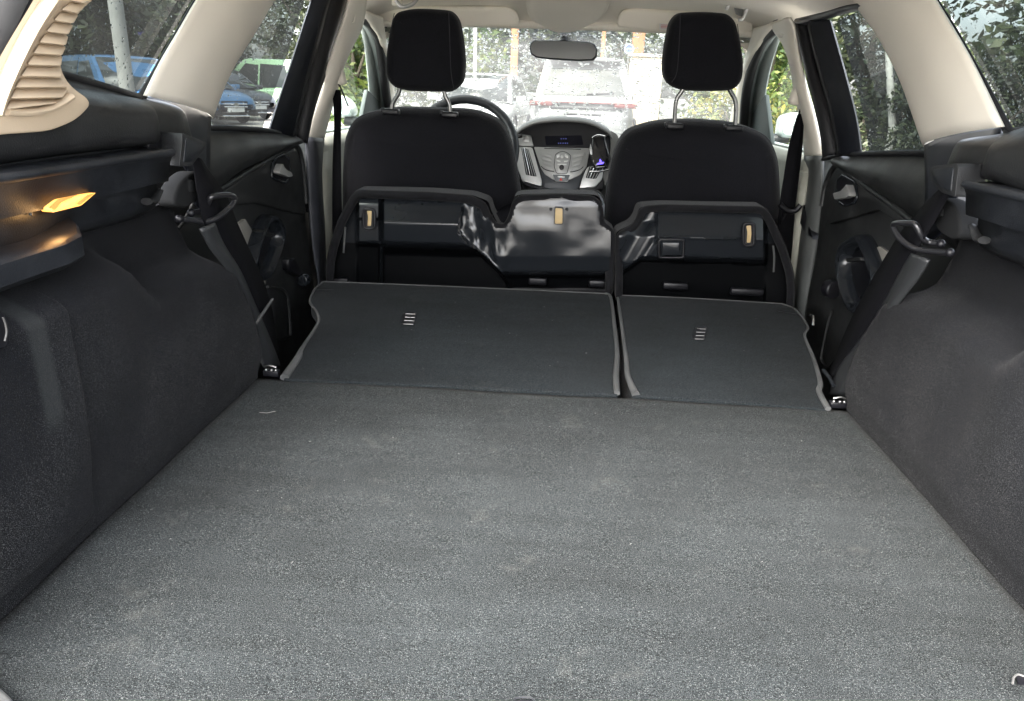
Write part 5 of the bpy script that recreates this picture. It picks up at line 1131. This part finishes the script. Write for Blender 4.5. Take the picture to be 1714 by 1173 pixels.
# ------------------------------------------------------------------ parked cars
CGL = mat('car_glass', (.02, .025, .025), .08, spec=.35); TYRE = mat('tyre', (.012, .012, .012), .8); RIMM = mat('wheel_rim', (.45, .45, .46), .3, metal=.8); TL = mat('tail_lamp', (.09, .010, .009), .35); HLM = mat('head_lamp', (.55, .57, .58), .12, coat=.6, spec=.8)
def paint(n, c): return mat(n, c, .32, metal=.15, coat=.35, var=(2, .03))
def car(name, lab, cat, pos, rz, pm, L=4.3, W=1.8, H=1.45, suv=False, group='parked cars outside'):
    t = thing(name, lab, cat, group); R = Matrix.Rotation(rz, 3, 'Z'); P0 = Vector(pos)
    def G(p): return R@Vector(p)+P0
    def T(mb): mb.v = [G(p) for p in mb.v]; return mb
    hb = .98 if suv else .90; a = L/2
    st = [(-a, .62, .46, .80), (-a+.06, .80, .36, hb-.06), (-a+.3, .90, .30, hb+.03), (-a+.9, 1, .26, hb+.04), (-.3, 1, .24, hb+.01), (.75, 1, .24, hb-.01), (a-.75, .98, .26, hb-.06), (a-.3, .90, .28, hb-.16), (a-.08, .76, .34, hb-.28), (a, .60, .44, hb-.38)]
    cols = []
    for x, k, z0, z1 in st:
        w_ = W/2*k; m = (z0+z1)/2
        cols.append([Vector((x, -w_*.86, z0)), Vector((x, -w_, z0+.1)), Vector((x, -w_*1.0, m)), Vector((x, -w_*.97, z1-.10)), Vector((x, -w_*.86, z1-.01)), Vector((x, -w_*.45, z1+.025)), Vector((x, 0, z1+.03)), Vector((x, w_*.45, z1+.025)), Vector((x, w_*.86, z1-.01)), Vector((x, w_*.97, z1-.10)), Vector((x, w_, m)), Vector((x, w_, z0+.1)), Vector((x, w_*.86, z0))])
    g = loft(cols, 3, 2); mb = MB().grid(g); K = len(g[0]); mb.f += [tuple(range(K)), tuple((len(g)-1)*K+k for k in range(K))]
    T(mb).build('body', pm, t)
    # cabin
    wb, wt = W/2*.90, W/2*.70; zb, zt = hb-.02, H
    rb, rt, ft, fb = (-a+.10, -a+.42, .25, 1.05) if suv else (-a+.22, -a+.72, .25, 1.12)
    mb = MB(); cc_ = []
    for x, z in ((rb, zb), (rb+(rt-rb)*.5, zb+(zt-zb)*.55), (rt, zt-.04), (rt+.35, zt), (ft-.4, zt), (ft, zt-.03), ((ft+fb)/2, zb+(zt-zb)*.52), (fb, zb)):
        k = (z-zb)/(zt-zb); hw = wb+(wt-wb)*k; cc_.append((x, z, hw))
    top = [[Vector((x, -hw, z)), Vector((x, -hw*.8, z+.02)), Vector((x, 0, z+.03)), Vector((x, hw*.8, z+.02)), Vector((x, hw, z))] for x, z, hw in cc_]
    mb.grid(loft(top, 2, 2))
    for s in (-1, 1): 
        tl = cr([c[0 if s < 0 else 4] for c in top], 2); v = tl; mb.add(v, [tuple(range(len(v)))])
    T(mb).build('cabin', pm, t)
    def sp(x, k, s, o=.008): z = zb+(zt-zb)*k; return Vector((x, s*(wb+(wt-wb)*k+o), z))
    for s in (-1, 1):
        for x0, x1, x2, x3 in ((rb+.42, rb+.62, -.38, -.36), (-.30, -.32, ft-.08, fb-.28)):
            T(MB().prism([sp(x0, .08, s), sp(x1, .82, s), sp(x2, .86, s), sp(x3, .06, s)], (0, -s*.01, 0))).build('side_window', CGL, t)
        T(MB().prism(rnd([(.78, s*(W/2*.93), hb-.01), (.92, s*(W/2+.16), hb), (.92, s*(W/2+.17), hb+.14), (.80, s*(W/2*.96), hb+.13)], .03), (-.08, 0, 0))).build('door_mirror', pm, t, bevel=.02)
        T(MB().tube([(-a+.9, s*(W/2+.004), .62), (0, s*(W/2+.006), .6), (a-.9, s*(W/2), .58)], .006, 6)).build('side_moulding', BLACK, t)
    fw = [(fb-.03, .05), (ft+.03, .93)]
    T(MB().add([sp(fb-.02, .04, -1, -.08)+Vector((.02, 0, .02)), sp(fb-.02, .04, 1, -.08)+Vector((.02, 0, .02)), sp(ft+.03, .90, 1, -.06)+Vector((.03, 0, .035)), sp(ft+.03, .90, -1, -.06)+Vector((.03, 0, .035))], [(0, 1, 2, 3)])).build('windscreen', CGL, t, solid=.012)
    if not suv: T(MB().add([sp(rb+.04, .08, -1, -.1)+Vector((-.03, 0, .03)), sp(rb+.04, .08, 1, -.1)+Vector((-.03, 0, .03)), sp(rt-.02, .9, 1, -.08)+Vector((-.05, 0, .03)), sp(rt-.02, .9, -1, -.08)+Vector((-.05, 0, .03))], [(0, 1, 2, 3)])).build('rear_window', CGL, t, solid=.012)
    r = .34 if suv else .31
    for x in (-a+.82, a-.86):
        for s in (-1, 1):
            c = Vector((x, s*(W/2-.10), r)); cr2 = [c+Vector((math.cos(k*.2618)*(r-.07), 0, math.sin(k*.2618)*(r-.07))) for k in range(24)]
            wv = T(MB().disc(c+Vector((0, -s*.08, 0)), (0, s, 0), r-.10, .14, 20)).build('wheel', BLACK, t)
            T(MB().tube(cr2, .075, 8, closed=True)).build('tyre', TYRE, wv)
            rm = MB()
            for k in range(5):
                an = k*1.2566; rm.tube([c+Vector((0, s*.065, 0)), c+Vector((math.cos(an)*(r-.09), s*.06, math.sin(an)*(r-.09)))], .028, 6)
            T(rm).build('rim', RIMM, wv)
            T(MB().tube([c+Vector((math.cos(q_*math.pi/10)*(r+.05), s*.104, math.sin(q_*math.pi/10)*(r+.05))) for q_ in range(11)], .022, 6)).build('arch', BLACK, t)
    if not suv:
        for s in (-1, 1):
            T(pad(rnd([(a-.20, s*W*.26, hb-.40), (a-.16, s*W*.28, hb-.27), (a-.42, s*W*.455, hb-.20), (a-.38, s*W*.46, hb-.32)], .03), (.10, 0, -.01), .03, 3)).build('headlight', HLM, t)
            T(MB().box((a-.1, s*W*.31, .36), (.12, .34, .11))).build('air_intake', BLACK, t, bevel=.02)
            T(MB().box((-a+.11, s*W*.37, hb-.14), (.1, .26, .16))).build('tail_light', TL, t, bevel=.03)
        gr = T(MB().prism(rnd([(a-.07, -.42, hb-.28), (a-.07, .42, hb-.28), (a-.01, .34, hb-.48), (a-.01, -.34, hb-.48)], .05), (.035, 0, 0))).build('grille', BLACK, t)
        for k in (0, 1): T(MB().tube([(a+.02-.03*k, -.36, hb-.42+.07*k), (a+.04-.03*k, 0, hb-.42+.07*k), (a+.02-.03*k, .36, hb-.42+.07*k)], .016, 6)).build('grille_bar', CHROME, gr)
        T(MB().disc((a+.02, 0, hb-.385), (1, 0, 0), .07, .03, 16)).build('badge', CHROME, gr)
        T(MB().box((a+.01, 0, .40), (.03, .52, .115))).build('number_plate', WHITEP, t, bevel=.004)
        T(MB().box((a-.08, 0, .29), (.2, W*.78, .10))).build('bumper_lip', BLACK, t, bevel=.03)
        T(MB().tube([(a-.12, -W*.38, .26), (a+.02, -W*.2, .245), (a+.04, 0, .245), (a+.02, W*.2, .245), (a-.12, W*.38, .26)], .018, 6)).build('lip_strip', CHROME, t)
    return t, T, a, hb
BLUEP = paint('blue_paint', (.025, .095, .20))
car('parked_car', 'bright blue hatchback facing the road in the left rear door window', 'car', (-10.5, 21.6, 0), math.radians(-32), BLUEP)
car('parked_car', 'blue car with leaf reflections low in the left quarter window', 'car', (-8.6, 15.1, 0), math.radians(-40), BLUEP, H=1.5)
car('parked_car', 'dark grey car nose to nose beside the bright blue hatchback', 'car', (-10.9, 24.4, 0), math.radians(-34), paint('dark_paint', (.03, .033, .038)))
car('parked_car', 'mint green car standing behind the bright blue hatchback', 'car', (-10.7, 27.6, 0), math.radians(172), paint('mint_paint', (.34, .52, .32)), H=1.85)
car('parked_car', 'white car ahead on the left beyond the steering wheel', 'car', (-1.75, 17.6, 0), math.radians(-95), paint('white_car_paint', (.42, .43, .44)))
t, T, a, hb = car('parked_car', 'silver sport utility car ahead with red light bar across its tail', 'car', (.36, 15.4, 0), math.radians(90), paint('silver_paint', (.13, .135, .14)), L=4.6, W=1.86, H=1.69, suv=True)
def bk(y, z, o=0): return Vector((-a-.0-o, y, z))
def rw(y, z, o=.02): k = (z-hb)/(1.69-hb); return Vector((-a+.10+.30*k-o, y, z))
T(MB().prism(rnd([rw(-.70, 1.10), rw(.70, 1.10), rw(.56, 1.52), rw(-.56, 1.52)], .04), (.02, 0, .0))).build('rear_window', CGL, t)
T(MB().box((-a+.32, 0, 1.66), (.3, 1.2, .04))).build('roof_spoiler', MATS['silver_paint'], t, bevel=.015)
T(MB().tube([rw(-.05, 1.13, .045), rw(-.35, 1.15, .045), rw(-.5, 1.16, .045)], .014, 6)).build('rear_wiper', BLACK, t)
T(MB().box((-a+.06, 0, .985), (.14, 1.62, .026))).build('light_bar', TL, t, bevel=.01)
for s in (-1, 1):
    T(MB().box((-a+.07, s*.70, .955), (.16, .38, .075))).build('tail_light', TL, t, bevel=.02); T(MB().box((-a+.02, s*.72, .40), (.10, .28, .05))).build('reflector', TL, t, bevel=.01)
T(MB().box((-a+.055, 0, .90), (.14, 1.1, .03))).build('dark_strip', BLACK, t, bevel=.006); T(MB().box((-a+.05, 0, .80), (.12, .62, .03))).build('plate_shade', BLACK, t, bevel=.005)
pl = T(MB().box((-a+.0, 0, .72), (.03, .52, .115))).build('number_plate', WHITEP, t, bevel=.004)
T(MB().box((-a+.01, 0, .63), (.10, .58, .03))).build('step_pad', BLACK, t, bevel=.006); T(MB().box((-a+.04, 0, .42), (.14, 1.6, .2))).build('rear_bumper', BLACK, t, bevel=.04); T(MB().tube([bk(-.6, .36, .04), bk(.6, .36, .04)], .02, 8)).build('bumper_strip', CHROME, t)
fc = bpy.data.curves.new('plate_text', 'FONT'); fc.body = 'C751OYX'; fc.size = .11; fc.align_x = 'CENTER'; fc.align_y = 'CENTER'; fc.extrude = .001
ft_ = bpy.data.objects.new('text_source', fc); C.objects.link(ft_); bpy.context.view_layer.update()
me = bpy.data.meshes.new_from_object(ft_); bpy.data.objects.remove(ft_)
fo = bpy.data.objects.new('plate_text', me); C.objects.link(fo); me.materials.clear(); me.materials.append(BLACK); fo.parent = pl; fo.rotation_euler = (math.pi/2, 0, 0)
fo.location = Matrix.Rotation(math.radians(90), 3, 'Z')@Vector((-a-.018, 0, .72))+Vector((.36, 15.4, 0))
# ================================================================== put each thing's empty at its base without moving its parts
bpy.context.view_layer.update()
def kids(o):
    for c in o.children: yield c; yield from kids(c)
for t in THINGS:
    lo, hi = Vector((1e9,)*3), Vector((-1e9,)*3)
    for c in kids(t):
        if c.type not in ('MESH', 'FONT'): continue
        for b in c.bound_box:
            p = c.matrix_world@Vector(b)
            for i in range(3): lo[i] = min(lo[i], p[i]); hi[i] = max(hi[i], p[i])
    if lo.x > 1e8: continue
    t.location = ((lo.x+hi.x)/2, (lo.y+hi.y)/2, lo.z)
    inv = Matrix.Translation(-t.location)
    for c in t.children: c.matrix_parent_inverse = inv
bpy.context.view_layer.update()
